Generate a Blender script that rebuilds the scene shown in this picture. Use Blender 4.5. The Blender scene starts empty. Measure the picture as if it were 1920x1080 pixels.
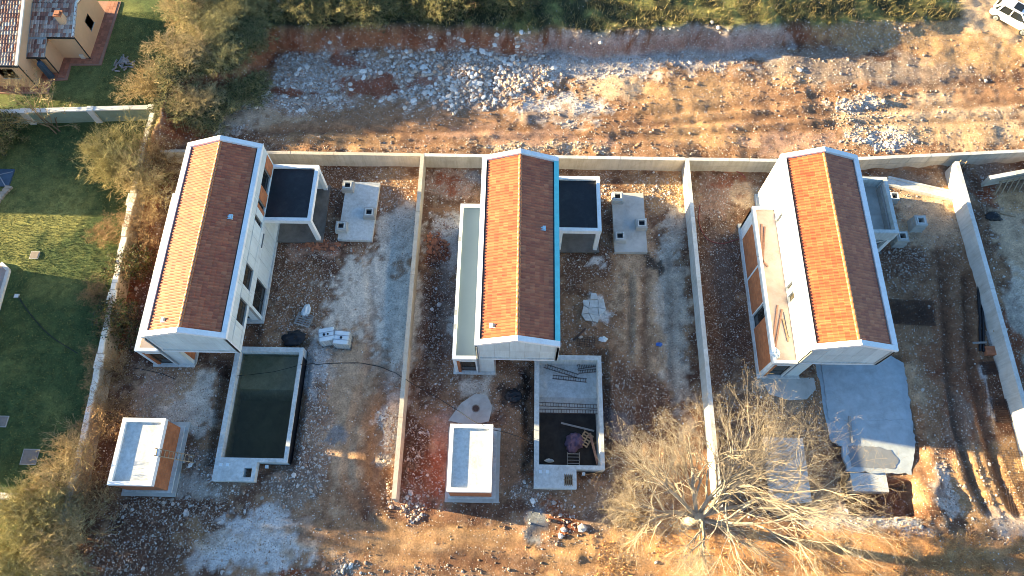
import bpy, math, random
import numpy as np
from mathutils import Vector, Matrix

# ------------------------------------------------------------------ camera, sky, sun, exposure
SC = bpy.context.scene
COL = SC.collection
RAD = math.radians
CAM_H, F_PX, PITCH, YAW = 47.0, 1340.0, RAD(66.0), RAD(1.08)
cam_data = bpy.data.cameras.new('camera')
cam = bpy.data.objects.new('camera', cam_data)
COL.objects.link(cam)
cam.location = (0, 0, CAM_H)
cam.rotation_euler = (math.pi / 2 - PITCH, 0, YAW)
cam_data.sensor_width = 36.0
cam_data.lens = F_PX / 1920.0 * 36.0
cam_data.clip_end = 3000.0
SC.camera = cam

SUN_EL, SUN_AZ = RAD(10.4), RAD(8.8)      # low winter sun, a little north of due west (left in the picture)
world = bpy.data.worlds.new('World')
SC.world = world
world.use_nodes = True
wnt = world.node_tree
bg = wnt.nodes['Background']
sky = wnt.nodes.new('ShaderNodeTexSky')
sky.sky_type = 'NISHITA'
sky.sun_disc = False
sky.sun_elevation = SUN_EL
sky.sun_rotation = RAD(278.8)
sky.ozone_density = 4.0
sky.air_density = 1.15
wnt.links.new(sky.outputs[0], bg.inputs[0])
bg.inputs[1].default_value = 0.070
sun_data = bpy.data.lights.new('sun', 'SUN')
sun_data.energy = 5.0
sun_data.angle = RAD(0.6)
sun_data.color = (1.0, 0.79, 0.43)
sun = bpy.data.objects.new('sun', sun_data)
COL.objects.link(sun)
sun_dir = Vector((math.cos(SUN_EL) * math.cos(SUN_AZ), -math.cos(SUN_EL) * math.sin(SUN_AZ), -math.sin(SUN_EL)))
sun.rotation_euler = sun_dir.to_track_quat('-Z', 'Y').to_euler()
sun.location = (-60, 10, 40)
SC.view_settings.view_transform = 'Standard'
SC.view_settings.look = 'None'
SC.view_settings.gamma = 1.0
SC.view_settings.exposure = 2.85
SC.cycles.filter_width = 0.9
SC.cycles.use_denoising = True
SC.view_settings.use_curve_mapping = False

# ------------------------------------------------------------------ helpers
rng = np.random.default_rng(7)
random.seed(7)
_fw = np.array([-math.sin(YAW) * math.cos(PITCH), math.cos(YAW) * math.cos(PITCH), -math.sin(PITCH)])
_rt = np.array([math.cos(YAW), math.sin(YAW), 0.0])
_up = np.cross(_rt, _fw)


def at(px, py, z=0.0):
    """survey helper: ground plan position (x, y) of a point seen in the photograph at height z"""
    d = _fw + _rt * (px - 960) / F_PX - _up * (py - 540) / F_PX
    t = (z - CAM_H) / d[2]
    return float(d[0] * t), float(d[1] * t)


def at3(px, py, z=0.0):
    x, y = at(px, py, z)
    return (x, y, z)


def smooth(a, b, x):
    t = np.clip((x - a) / (b - a), 0, 1)
    return t * t * (3 - 2 * t)


def _hash(ix, iy, seed):
    h = (ix.astype(np.int64) * 374761393 + iy.astype(np.int64) * 668265263 + seed * 1442695041) & 0xffffffff
    h = ((h ^ (h >> 13)) * 1274126177) & 0xffffffff
    return ((h ^ (h >> 16)) & 0xffff) / 65535.0


def vnoise(x, y, seed=0):
    x0, y0 = np.floor(x), np.floor(y)
    fx, fy = x - x0, y - y0
    fx, fy = fx * fx * (3 - 2 * fx), fy * fy * (3 - 2 * fy)
    a, b = _hash(x0, y0, seed), _hash(x0 + 1, y0, seed)
    c, d = _hash(x0, y0 + 1, seed), _hash(x0 + 1, y0 + 1, seed)
    return (a * (1 - fx) + b * fx) * (1 - fy) + (c * (1 - fx) + d * fx) * fy


def fbm(x, y, seed=0, octs=4):
    s, a, t = 0.0, 0.5, 0.0
    for i in range(octs):
        s = s + a * vnoise(x * 2 ** i + 17.3 * i, y * 2 ** i - 9.1 * i, seed + i)
        t += a
        a *= 0.5
    return s / t


class MB:
    """collects shapes that become one mesh object"""
    def __init__(self):
        self.v, self.f = [], []

    def add(self, verts, faces):
        n = len(self.v)
        self.v += [tuple(p) for p in verts]
        self.f += [tuple(i + n for i in f) for f in faces]
        return self

    def box(self, x0, x1, y0, y1, z0, z1):
        x0, x1 = min(x0, x1), max(x0, x1)
        y0, y1 = min(y0, y1), max(y0, y1)
        return self.add([(x0, y0, z0), (x1, y0, z0), (x1, y1, z0), (x0, y1, z0), (x0, y0, z1), (x1, y0, z1), (x1, y1, z1), (x0, y1, z1)],
                        [(0, 3, 2, 1), (4, 5, 6, 7), (0, 1, 5, 4), (1, 2, 6, 5), (2, 3, 7, 6), (3, 0, 4, 7)])

    def obox(self, c, sx, sy, z0, z1, ang=0.0):
        ca, sa = math.cos(ang), math.sin(ang)
        P = []
        for z in (z0, z1):
            for a, b in ((-1, -1), (1, -1), (1, 1), (-1, 1)):
                u, w = a * sx / 2, b * sy / 2
                P.append((c[0] + u * ca - w * sa, c[1] + u * sa + w * ca, z))
        return self.add(P, [(0, 3, 2, 1), (4, 5, 6, 7), (0, 1, 5, 4), (1, 2, 6, 5), (2, 3, 7, 6), (3, 0, 4, 7)])

    def bar(self, p0, p1, w, h):
        p0, p1 = Vector(p0), Vector(p1)
        d = (p1 - p0).normalized()
        s = d.cross(Vector((0, 0, 1)))
        s = s.normalized() if s.length > 1e-4 else Vector((1, 0, 0))
        u = s.cross(d)
        P = []
        for p in (p0, p1):
            for a, b in ((-1, -1), (1, -1), (1, 1), (-1, 1)):
                P.append(p + s * a * w / 2 + u * b * h / 2)
        return self.add(P, [(0, 1, 2, 3), (7, 6, 5, 4), (0, 4, 5, 1), (1, 5, 6, 2), (2, 6, 7, 3), (3, 7, 4, 0)])

    def tube(self, p0, p1, r0, r1=None, n=6, caps=True):
        r1 = r0 if r1 is None else r1
        p0, p1 = Vector(p0), Vector(p1)
        d = (p1 - p0).normalized()
        s = d.cross(Vector((0, 0, 1)))
        s = s.normalized() if s.length > 1e-3 else Vector((1, 0, 0))
        u = s.cross(d)
        P = []
        for p, r in ((p0, r0), (p1, r1)):
            for k in range(n):
                a = 2 * math.pi * k / n
                P.append(p + (s * math.cos(a) + u * math.sin(a)) * r)
        Fc = [(k, (k + 1) % n, n + (k + 1) % n, n + k) for k in range(n)]
        if caps:
            Fc += [tuple(reversed(range(n))), tuple(range(n, 2 * n))]
        return self.add(P, Fc)

    def path(self, pts, r, n=5):
        for a, b in zip(pts[:-1], pts[1:]):
            self.tube(a, b, r, r, n)
        return self

    def prism(self, pts, axis, a0, a1):
        """extrude a 2D polygon; axis 'z': pts=(x,y); 'y': pts=(x,z); 'x': pts=(y,z)"""
        mk = {'z': lambda p, a: (p[0], p[1], a), 'y': lambda p, a: (p[0], a, p[1]), 'x': lambda p, a: (a, p[0], p[1])}[axis]
        n = len(pts)
        V = [mk(p, a0) for p in pts] + [mk(p, a1) for p in pts]
        Fc = [tuple(range(n)), tuple(reversed(range(n, 2 * n)))] + [(i, i + n, (i + 1) % n + n, (i + 1) % n) for i in range(n)]
        return self.add(V, Fc)

    def build(self, name, mat, parent=None, smooth_=False):
        return mesh_obj(name, self.v, self.f, mat, parent, smooth_)


def fix_normals(me):
    import bmesh
    bm = bmesh.new()
    bm.from_mesh(me)
    bmesh.ops.recalc_face_normals(bm, faces=bm.faces)
    bm.to_mesh(me)
    bm.free()


def mesh_obj(name, v, f, mat, parent=None, smooth_=False, fix=True):
    me = bpy.data.meshes.new(name)
    me.from_pydata(v, [], f)
    if fix:
        fix_normals(me)
    if mat:
        me.materials.append(mat)
    if smooth_:
        me.polygons.foreach_set('use_smooth', [True] * len(me.polygons))
    o = bpy.data.objects.new(name, me)
    COL.objects.link(o)
    if parent:
        o.parent = parent
    return o


def np_mesh(name, V, faces, mat, nper, parent=None, col=None, smooth_=False):
    """fast mesh from numpy arrays: faces is (n, nper)"""
    me = bpy.data.meshes.new(name)
    V = np.ascontiguousarray(V, dtype=np.float32)
    faces = np.ascontiguousarray(faces, dtype=np.int32)
    me.vertices.add(len(V))
    me.vertices.foreach_set('co', V.ravel())
    nf = len(faces)
    me.loops.add(nf * nper)
    me.loops.foreach_set('vertex_index', faces.ravel())
    me.polygons.add(nf)
    me.polygons.foreach_set('loop_start', np.arange(0, nf * nper, nper, dtype=np.int32))
    me.polygons.foreach_set('loop_total', np.full(nf, nper, dtype=np.int32))
    me.polygons.foreach_set('use_smooth', np.full(nf, smooth_, dtype=bool))
    if col is not None:
        a = me.color_attributes.new('col', 'FLOAT_COLOR', 'POINT')
        c4 = np.ones((len(V), 4), dtype=np.float32)
        c4[:, :col.shape[1]] = col
        a.data.foreach_set('color', c4.ravel())
    me.update()
    me.validate()
    if mat:
        me.materials.append(mat)
    o = bpy.data.objects.new(name, me)
    COL.objects.link(o)
    if parent:
        o.parent = parent
    return o


def tag(o, label=None, cat=None, group=None, kind=None):
    if label:
        o['label'] = label
    if cat:
        o['category'] = cat
    if group:
        o['group'] = group
    if kind:
        o['kind'] = kind
    return o


def thing(name, loc, label, cat, group=None, rz=0.0):
    o = bpy.data.objects.new(name, None)
    o.empty_display_size = 0.3
    COL.objects.link(o)
    o.location = loc
    o.rotation_euler = (0, 0, rz)
    return tag(o, label, cat, group)


def copy_obj(o, parent=None, **kw):
    c = o.copy()
    COL.objects.link(c)
    c.parent = parent
    return c


def copy_tree(o, parent=None):
    c = copy_obj(o, parent)
    for ch in list(o.children):
        copy_tree(ch, c)
    return c


# ------------------------------------------------------------------ materials
def new_mat(name):
    m = bpy.data.materials.new(name)
    m.use_nodes = True
    return m, m.node_tree, m.node_tree.nodes['Principled BSDF']


def nd(nt, typ, **kw):
    n = nt.nodes.new(typ)
    for k, v in kw.items():
        if k == 'inp':
            for i, val in v.items():
                n.inputs[i].default_value = val
        else:
            setattr(n, k, v)
    return n


def ramp(nt, src, stops):
    r = nt.nodes.new('ShaderNodeValToRGB')
    e = r.color_ramp.elements
    while len(e) < len(stops):
        e.new(0.5)
    for i, (p, c) in enumerate(stops):
        e[i].position = p
        e[i].color = (c[0], c[1], c[2], 1)
    nt.links.new(src, r.inputs[0])
    return r.outputs[0]


def noise(nt, scale, detail=4, rough=0.6, dist=0.0, coord=None):
    n = nt.nodes.new('ShaderNodeTexNoise')
    n.inputs['Scale'].default_value = scale
    n.inputs['Detail'].default_value = detail
    n.inputs['Roughness'].default_value = rough
    n.inputs['Distortion'].default_value = dist
    if coord is not None:
        nt.links.new(coord, n.inputs['Vector'])
    return n.outputs['Fac']


def mixc(nt, fac, a, b, mode='MIX'):
    m = nt.nodes.new('ShaderNodeMix')
    m.data_type = 'RGBA'
    m.blend_type = mode
    for s, i in ((fac, 0), (a, 6), (b, 7)):
        if hasattr(s, 'is_output'):
            nt.links.new(s, m.inputs[i])
        elif i == 0:
            m.inputs[0].default_value = s
        else:
            m.inputs[i].default_value = (*s, 1)
    return m.outputs[2]


def bump(nt, bsdf, h, strength=0.4, dist=0.03):
    b = nt.nodes.new('ShaderNodeBump')
    b.inputs['Strength'].default_value = strength
    b.inputs['Distance'].default_value = dist
    nt.links.new(h, b.inputs['Height'])
    nt.links.new(b.outputs[0], bsdf.inputs['Normal'])


def worldpos(nt):
    return nt.nodes.new('ShaderNodeNewGeometry').outputs['Position']


def simple(name, c, rough=0.7, var=0.15, scale=3.0, dirt=None, dirt_amt=0.0, metal=0.0, bmp=0.1, spec=0.4, rnd=0.0, streak=0.0):
    """plain painted / cast surface: colour with uneven tone, stains of its own and fine relief"""
    m, nt, b = new_mat(name)
    pos = worldpos(nt)
    n1 = noise(nt, scale, 5, 0.65, 0.3, pos)
    lo = tuple(x * (1 - var) for x in c)
    hi = tuple(min(1, x * (1 + var)) for x in c)
    colr = ramp(nt, n1, [(0.3, lo), (0.7, hi)])
    if dirt:
        n2 = noise(nt, scale * 0.45, 6, 0.7, 0.6, pos)
        fac = ramp(nt, n2, [(0.5, (0, 0, 0)), (0.78, (dirt_amt,) * 3)])
        colr = mixc(nt, fac, colr, dirt)
    if streak > 0:      # rain streaks and handling marks
        mp_ = nt.nodes.new('ShaderNodeMapping')
        mp_.inputs['Scale'].default_value = (5.0, 5.0, 0.5)
        nt.links.new(pos, mp_.inputs['Vector'])
        n3 = noise(nt, 1.0, 5, 0.7, 0.2, mp_.outputs[0])
        f3 = ramp(nt, n3, [(0.42, (1, 1, 1)), (0.66, (1 - streak, 1 - streak * 1.05, 1 - streak * 1.15))])
        colr = mixc(nt, 1.0, colr, f3, 'MULTIPLY')
    if rnd > 0:
        oi = nt.nodes.new('ShaderNodeObjectInfo')
        f = ramp(nt, oi.outputs['Random'], [(0, (1 - rnd,) * 3), (1, (1 + rnd * 0.4,) * 3)])
        colr = mixc(nt, 1.0, colr, f, 'MULTIPLY')
    nt.links.new(colr, b.inputs['Base Color'])
    b.inputs['Roughness'].default_value = rough
    b.inputs['Metallic'].default_value = metal
    b.inputs['Specular IOR Level'].default_value = spec
    if bmp:
        bump(nt, b, noise(nt, scale * 14, 4, 0.7, 0, pos), bmp, 0.02)
    return m


M = {}
M['render_white'] = simple('white_render', (0.66, 0.70, 0.71), 0.75, 0.07, 1.2, (0.46, 0.45, 0.41), 0.65, streak=0.13)
M['coping'] = simple('white_coping', (0.78, 0.78, 0.77), 0.6, 0.05, 1.5, (0.55, 0.55, 0.52), 0.6, streak=0.08)
M['panel'] = simple('wall_panel', (0.58, 0.65, 0.66), 0.75, 0.06, 0.9, (0.45, 0.48, 0.44), 0.7, rnd=0.1, streak=0.11)
M['joint'] = simple('wall_joint', (0.34, 0.34, 0.32), 0.9, 0.1, 2)
M['concrete'] = simple('concrete', (0.42, 0.41, 0.38), 0.85, 0.16, 1.1, (0.24, 0.22, 0.19), 0.75, bmp=0.3)
M['concrete_light'] = simple('pale_concrete', (0.55, 0.56, 0.54), 0.8, 0.13, 1.5, (0.33, 0.31, 0.27), 0.75, bmp=0.3, streak=0.2)
M['wall_beige'] = simple('beige_cast_wall', (0.50, 0.44, 0.36), 0.85, 0.1, 1.0, (0.34, 0.26, 0.18), 0.75, bmp=0.35, rnd=0.12, streak=0.18)
M['wall_grey'] = simple('grey_cast_wall', (0.58, 0.57, 0.54), 0.85, 0.08, 1.0, (0.40, 0.34, 0.26), 0.7, bmp=0.35, rnd=0.1, streak=0.16)
M['slab_blue'] = simple('fresh_slab', (0.38, 0.42, 0.44), 0.6, 0.16, 1.6, (0.25, 0.25, 0.24), 0.7, bmp=0.4, spec=0.4)
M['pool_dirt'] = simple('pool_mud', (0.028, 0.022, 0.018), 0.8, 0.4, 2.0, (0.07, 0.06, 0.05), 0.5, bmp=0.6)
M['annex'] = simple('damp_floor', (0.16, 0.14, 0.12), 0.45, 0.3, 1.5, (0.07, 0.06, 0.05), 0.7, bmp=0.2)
M['slab_wet'] = simple('wet_mortar', (0.2, 0.21, 0.22), 0.35, 0.1, 2, bmp=0.1)
M['membrane'] = simple('bitumen_membrane', (0.012, 0.013, 0.017), 0.55, 0.35, 2.5, (0.07, 0.07, 0.07), 0.35, bmp=0.15)
M['deck_grey'] = simple('grey_roof_screed', (0.075, 0.115, 0.165), 0.6, 0.06, 0.4, (0.07, 0.10, 0.14), 0.5, bmp=0.05)
M['deck_pink'] = simple('dusty_screed', (0.46, 0.36, 0.31), 0.85, 0.14, 1.4, (0.33, 0.22, 0.17), 0.8, bmp=0.2)
M['frame_dark'] = simple('dark_frame', (0.035, 0.033, 0.03), 0.45, 0.1, 5, bmp=0)
M['flash'] = simple('grey_flashing', (0.16, 0.18, 0.19), 0.4, 0.1, 3, metal=0.3, bmp=0)
M['turq'] = simple('turquoise_sheet', (0.16, 0.62, 0.60), 0.5, 0.1, 2, (0.25, 0.5, 0.5), 0.4)
M['wood'] = simple('raw_timber', (0.36, 0.25, 0.15), 0.8, 0.2, 6, (0.2, 0.13, 0.08), 0.6, rnd=0.25)
M['wood_grey'] = simple('weathered_timber', (0.30, 0.28, 0.26), 0.85, 0.2, 6, (0.16, 0.14, 0.12), 0.6, rnd=0.25)
M['wood_pink'] = simple('dusty_timber', (0.36, 0.19, 0.13), 0.85, 0.2, 5, (0.25, 0.12, 0.08), 0.6, rnd=0.25)
M['rust'] = simple('rusty_steel', (0.07, 0.04, 0.03), 0.8, 0.3, 8, (0.14, 0.06, 0.03), 0.5)
M['black'] = simple('black_plastic', (0.012, 0.012, 0.015), 0.5, 0.3, 4)
M['plastic_white'] = simple('white_plastic', (0.62, 0.68, 0.70), 0.4, 0.06, 3, (0.45, 0.48, 0.48), 0.5, bmp=0.05)
M['plastic_blue'] = simple('blue_plastic', (0.03, 0.12, 0.42), 0.4, 0.1, 3)
M['galv'] = simple('galvanised_steel', (0.36, 0.38, 0.40), 0.4, 0.1, 4, metal=0.6, bmp=0)
M['vent'] = simple('pale_vent_plastic', (0.45, 0.60, 0.66), 0.5, 0.08, 3, bmp=0)
M['vent_white'] = simple('white_vent_tile', (0.74, 0.72, 0.66), 0.6, 0.08, 3, bmp=0)
M['purple'] = simple('purple_cloth', (0.16, 0.10, 0.15), 0.9, 0.25, 5, bmp=0.4)
M['red_hose'] = simple('red_hose', (0.22, 0.04, 0.035), 0.5, 0.1, 5, bmp=0)
M['peach'] = simple('peach_stucco', (0.66, 0.42, 0.25), 0.9, 0.06, 1.0, (0.55, 0.36, 0.22), 0.4, bmp=0.2)
M['garden_stone'] = simple('dry_stone', (0.42, 0.36, 0.28), 0.9, 0.25, 2.5, (0.25, 0.19, 0.13), 0.7, bmp=0.5, rnd=0.25)
M['garden_white'] = simple('white_wall_cap', (0.66, 0.63, 0.56), 0.8, 0.1, 2, (0.45, 0.41, 0.34), 0.6)
M['garden_green'] = simple('green_render', (0.24, 0.31, 0.24), 0.85, 0.1, 1.5, (0.17, 0.21, 0.15), 0.5)
M['brick_plain'] = simple('loose_brick', (0.40, 0.15, 0.075), 0.85, 0.2, 5, rnd=0.25)
M['car_white'] = simple('car_paint', (0.80, 0.80, 0.80), 0.25, 0.02, 2, bmp=0, spec=0.6)
M['tyre'] = simple('tyre_rubber', (0.02, 0.02, 0.02), 0.8, 0.2, 8)
M['red_lens'] = simple('tail_lens', (0.35, 0.02, 0.02), 0.25, 0.1, 4, bmp=0)
M['tarp_blue'] = simple('blue_tarp', (0.05, 0.09, 0.14), 0.5, 0.2, 2)
M['bark_plain'] = simple('pale_bark', (0.34, 0.30, 0.23), 0.9, 0.2, 5, (0.18, 0.15, 0.11), 0.6, bmp=0.5)
M['cover_grey'] = simple('manhole_cover', (0.22, 0.18, 0.15), 0.85, 0.15, 4)


def brick_mat(name, c1, c2, mortar, axis='Y', w=0.25, h=0.25):
    m, nt, b = new_mat(name)
    geo = nt.nodes.new('ShaderNodeNewGeometry')
    sep = nt.nodes.new('ShaderNodeSeparateXYZ')
    nt.links.new(geo.outputs['Position'], sep.inputs[0])
    add = nd(nt, 'ShaderNodeMath', operation='ADD')
    nt.links.new(sep.outputs['X'], add.inputs[0])
    nt.links.new(sep.outputs['Y'], add.inputs[1])
    cmb = nt.nodes.new('ShaderNodeCombineXYZ')
    nt.links.new(add.outputs[0], cmb.inputs[0])
    nt.links.new(sep.outputs['Z'], cmb.inputs[1])
    br = nt.nodes.new('ShaderNodeTexBrick')
    nt.links.new(cmb.outputs[0], br.inputs['Vector'])
    br.inputs['Scale'].default_value = 1.0
    br.inputs['Brick Width'].default_value = w
    br.inputs['Row Height'].default_value = h
    br.inputs['Mortar Size'].default_value = 0.012
    br.inputs['Color1'].default_value = (*c1, 1)
    br.inputs['Color2'].default_value = (*c2, 1)
    br.inputs['Mortar'].default_value = (*mortar, 1)
    pos = geo.outputs['Position']
    n = noise(nt, 1.7, 5, 0.65, 0.3, pos)
    dk = ramp(nt, n, [(0.3, (0.72, 0.7, 0.68)), (0.65, (1.08, 1.06, 1.04))])
    nt.links.new(mixc(nt, 1.0, br.outputs['Color'], dk, 'MULTIPLY'), b.inputs['Base Color'])
    b.inputs['Roughness'].default_value = 0.85
    bump(nt, b, br.outputs['Fac'], -0.5, 0.02)
    return m


M['brick'] = brick_mat('clay_block', (0.46, 0.17, 0.065), (0.36, 0.12, 0.045), (0.30, 0.14, 0.08))
M['paver'] = None


def glass_mat(name, c, rough=0.06):
    m, nt, b = new_mat(name)
    n = noise(nt, 0.8, 3, 0.5, 0, worldpos(nt))
    nt.links.new(ramp(nt, n, [(0.3, tuple(x * 0.6 for x in c)), (0.7, c)]), b.inputs['Base Color'])
    b.inputs['Roughness'].default_value = rough
    b.inputs['Specular IOR Level'].default_value = 0.35
    return m


M['glass'] = glass_mat('dark_window_glass', (0.02, 0.022, 0.022))
M['glass_brown'] = glass_mat('brown_window_glass', (0.05, 0.042, 0.03))
M['water'] = glass_mat('pool_water', (0.012, 0.015, 0.010), 0.03)


def tile_mat(name, stops, gloss=0.46):
    m, nt, b = new_mat(name)
    at_ = nd(nt, 'ShaderNodeAttribute', attribute_name='col')
    oi = nt.nodes.new('ShaderNodeObjectInfo')
    s = nd(nt, 'ShaderNodeMath', operation='ADD')
    nt.links.new(at_.outputs['Fac'], s.inputs[0])
    nt.links.new(oi.outputs['Random'], s.inputs[1])
    fr = nd(nt, 'ShaderNodeMath', operation='FRACT')
    nt.links.new(s.outputs[0], fr.inputs[0])
    c = ramp(nt, fr.outputs[0], stops)
    pos = worldpos(nt)
    dk = ramp(nt, noise(nt, 0.8, 5, 0.6, 0.2, pos), [(0.3, (0.82, 0.8, 0.8)), (0.7, (1.1, 1.1, 1.1))])
    nt.links.new(mixc(nt, 1.0, c, dk, 'MULTIPLY'), b.inputs['Base Color'])
    b.inputs['Roughness'].default_value = gloss
    b.inputs['Specular IOR Level'].default_value = 0.6 if gloss < 0.6 else 0.3
    bump(nt, b, noise(nt, 30, 3, 0.6, 0, pos), 0.1, 0.01)
    return m


M['tile'] = tile_mat('clay_roof_tile', [(0, (0.35, 0.085, 0.034)), (0.45, (0.43, 0.120, 0.045)), (0.8, (0.46, 0.134, 0.050)), (1, (0.53, 0.175, 0.07))])
M['ridge'] = tile_mat('clay_ridge_tile', [(0, (0.36, 0.14, 0.06)), (1, (0.42, 0.17, 0.07))])
M['tile_old'] = tile_mat('old_mixed_tile', [(0, (0.20, 0.085, 0.06)), (0.3, (0.34, 0.17, 0.12)), (0.55, (0.42, 0.30, 0.22)), (0.8, (0.55, 0.46, 0.38)), (1, (0.24, 0.12, 0.09))], 0.85)


def col_mat(name, rough=0.9, var=0.25, scale=25, bmp=0.3, spec=0.2, trans=0.0):
    m, nt, b = new_mat(name)
    at_ = nd(nt, 'ShaderNodeAttribute', attribute_name='col')
    n = noise(nt, scale, 3, 0.6, 0, worldpos(nt))
    f = ramp(nt, n, [(0.3, (1 - var,) * 3), (0.7, (1 + var,) * 3)])
    nt.links.new(mixc(nt, 1.0, at_.outputs['Color'], f, 'MULTIPLY'), b.inputs['Base Color'])
    b.inputs['Roughness'].default_value = rough
    b.inputs['Specular IOR Level'].default_value = spec
    if bmp:
        bump(nt, b, n, bmp, 0.02)
    return m


M['stone'] = col_mat('limestone', 0.9, 0.22, 14, 0.5)
M['leaf'] = col_mat('foliage', 0.7, 0.15, 6, 0.0)
M['twig'] = col_mat('bark', 0.85, 0.2, 12, 0.0)


def ground_mat():
    m, nt, b = new_mat('ground_soil')
    at_ = nd(nt, 'ShaderNodeAttribute', attribute_name='col')
    peb = nd(nt, 'ShaderNodeAttribute', attribute_name='peb')
    pos = worldpos(nt)
    base = at_.outputs['Color']
    n1 = noise(nt, 1.3, 8, 0.72, 0.5, pos)
    base = mixc(nt, 1.0, base, ramp(nt, n1, [(0.28, (0.55, 0.53, 0.52)), (0.5, (1, 1, 1)), (0.75, (1.5, 1.47, 1.42))]), 'MULTIPLY')
    n2 = noise(nt, 9.0, 6, 0.75, 0.2, pos)
    base = mixc(nt, 1.0, base, ramp(nt, n2, [(0.3, (0.58, 0.56, 0.54)), (0.5, (1, 1, 1)), (0.72, (1.5, 1.46, 1.42))]), 'MULTIPLY')
    # pebbles: small pale stones pressed in the soil
    hgt_out = n2
    for sc, thr in ((6.0, 0.30), (11.0, 0.34)):
        vo = nt.nodes.new('ShaderNodeTexVoronoi')
        vo.inputs['Scale'].default_value = sc
        vo.inputs['Randomness'].default_value = 1.0
        nt.links.new(pos, vo.inputs['Vector'])
        sepc = nt.nodes.new('ShaderNodeSeparateColor')
        nt.links.new(vo.outputs['Color'], sepc.inputs[0])
        lt = nd(nt, 'ShaderNodeMath', operation='LESS_THAN')          # which cells hold a pebble
        nt.links.new(sepc.outputs[0], lt.inputs[0])
        nt.links.new(peb.outputs['Fac'], lt.inputs[1])
        rad = nd(nt, 'ShaderNodeMath', operation='LESS_THAN')
        nt.links.new(vo.outputs['Distance'], rad.inputs[0])
        rad.inputs[1].default_value = thr
        fac = nd(nt, 'ShaderNodeMath', operation='MULTIPLY')
        nt.links.new(lt.outputs[0], fac.inputs[0])
        nt.links.new(rad.outputs[0], fac.inputs[1])
        pc = ramp(nt, sepc.outputs[1], [(0, (0.19, 0.115, 0.08)), (0.4, (0.34, 0.25, 0.19)), (0.8, (0.50, 0.44, 0.38)), (1, (0.62, 0.58, 0.53))])
        base = mixc(nt, fac.outputs[0], base, pc)
        ad = nd(nt, 'ShaderNodeMath', operation='MULTIPLY_ADD')
        nt.links.new(fac.outputs[0], ad.inputs[0])
        ad.inputs[1].default_value = 0.7
        nt.links.new(hgt_out, ad.inputs[2])
        hgt_out = ad.outputs[0]
    nt.links.new(base, b.inputs['Base Color'])
    b.inputs['Roughness'].default_value = 0.95
    b.inputs['Specular IOR Level'].default_value = 0.15
    bump(nt, b, hgt_out, 0.8, 0.08)
    return m


M['ground'] = ground_mat()

# ------------------------------------------------------------------ terrain
H1, H2, H3 = -20.55, 0.05, 20.72          # house centre lines
LOT = (-27.4, -7.4, 12.7, 33.1)
POOLS = [(H1 + 1.3, H1 + 5.95, 8.15, 15.95), (H2 + 1.2, H2 + 5.75, 8.08, 15.75)]


def nwall_y(X):
    return np.interp(X, [-60, 22, 38.5, 60], [31.22, 31.22, 32.42, 33.9])


def gwall_x(Y):
    return np.interp(Y, [-20, 7.3, 13.9, 24.7, 31.0, 35.3, 60], [-27.3, -27.45, -27.75, -28.45, -28.8, -28.75, -28.75])


RUT_A = [at(1765, 480), at(1772, 600), at(1778, 700), at(1790, 800), at(1822, 900), at(1850, 960)]
RUT_B = [at(1812, 520), at(1815, 620), at(1822, 700), at(1842, 800), at(1875, 900), at(1905, 960)]


TRACKS = [([at(*p, 1.2) for p in q], w, d) for q, w, d in (
    ([(480, 246), (700, 250), (900, 244), (1150, 236), (1400, 222), (1650, 205), (1920, 190)], 0.3, 0.5),
    ([(560, 266), (760, 266), (950, 262), (1200, 256), (1400, 246), (1650, 232), (1920, 222)], 0.3, 0.45),
    ([(1000, 226), (1200, 218), (1450, 190), (1700, 160), (1920, 150)], 0.35, 0.4))] + [([at(*p) for p in q], w, d) for q, w, d in (
    ([(690, 480), (700, 600), (690, 700), (660, 800), (650, 900), (700, 985), (850, 1010), (1100, 1030)], 0.28, 0.18),
    ([(735, 480), (742, 600), (728, 700), (705, 800), (698, 900), (740, 960), (860, 985), (1100, 1000)], 0.28, 0.12),
    ([(1210, 500), (1208, 620), (1205, 760), (1190, 880), (1130, 960), (1000, 1000)], 0.28, 0.5),
    ([(1256, 480), (1258, 620), (1262, 760), (1260, 880)], 0.28, 0.4), ([(1180, 520), (1180, 660)], 0.22, 0.35),
    ([(560, 1000), (760, 1040), (1000, 1060), (1300, 1066)], 0.3, 0.45), ([(1100, 1050), (1400, 1070), (1900, 1050)], 0.3, 0.3))]


def polydist(X, Y, pts):
    d = np.full(np.shape(X), 1e9)
    for (ax, ay), (bx, by) in zip(pts[:-1], pts[1:]):
        vx, vy = bx - ax, by - ay
        t = np.clip(((X - ax) * vx + (Y - ay) * vy) / (vx * vx + vy * vy), 0, 1)
        d = np.minimum(d, np.hypot(X - ax - t * vx, Y - ay - t * vy))
    return d


def rect_in(X, Y, x0, x1, y0, y1, s):
    return smooth(x0 - s, x0 + s, X) * (1 - smooth(x1 - s, x1 + s, X)) * smooth(y0 - s, y0 + s, Y) * (1 - smooth(y1 - s, y1 + s, Y))


def scarp_y(X):
    return 41.5 + 0.7 * (fbm(X * 0.35, X * 0 + 3.0, 31, 3) - 0.5) * 2 + np.interp(X, [-30, 10, 24, 40], [0, 0, 1.3, 3.5])


def dig_w(Y):
    """west edge of the dug-out ground north of the lots"""
    return np.interp(Y, [31, 34, 37.2, 38.0, 41, 43], [-26.4, -26.2, -25.0, -21.2, -20.2, -19.6])


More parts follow.
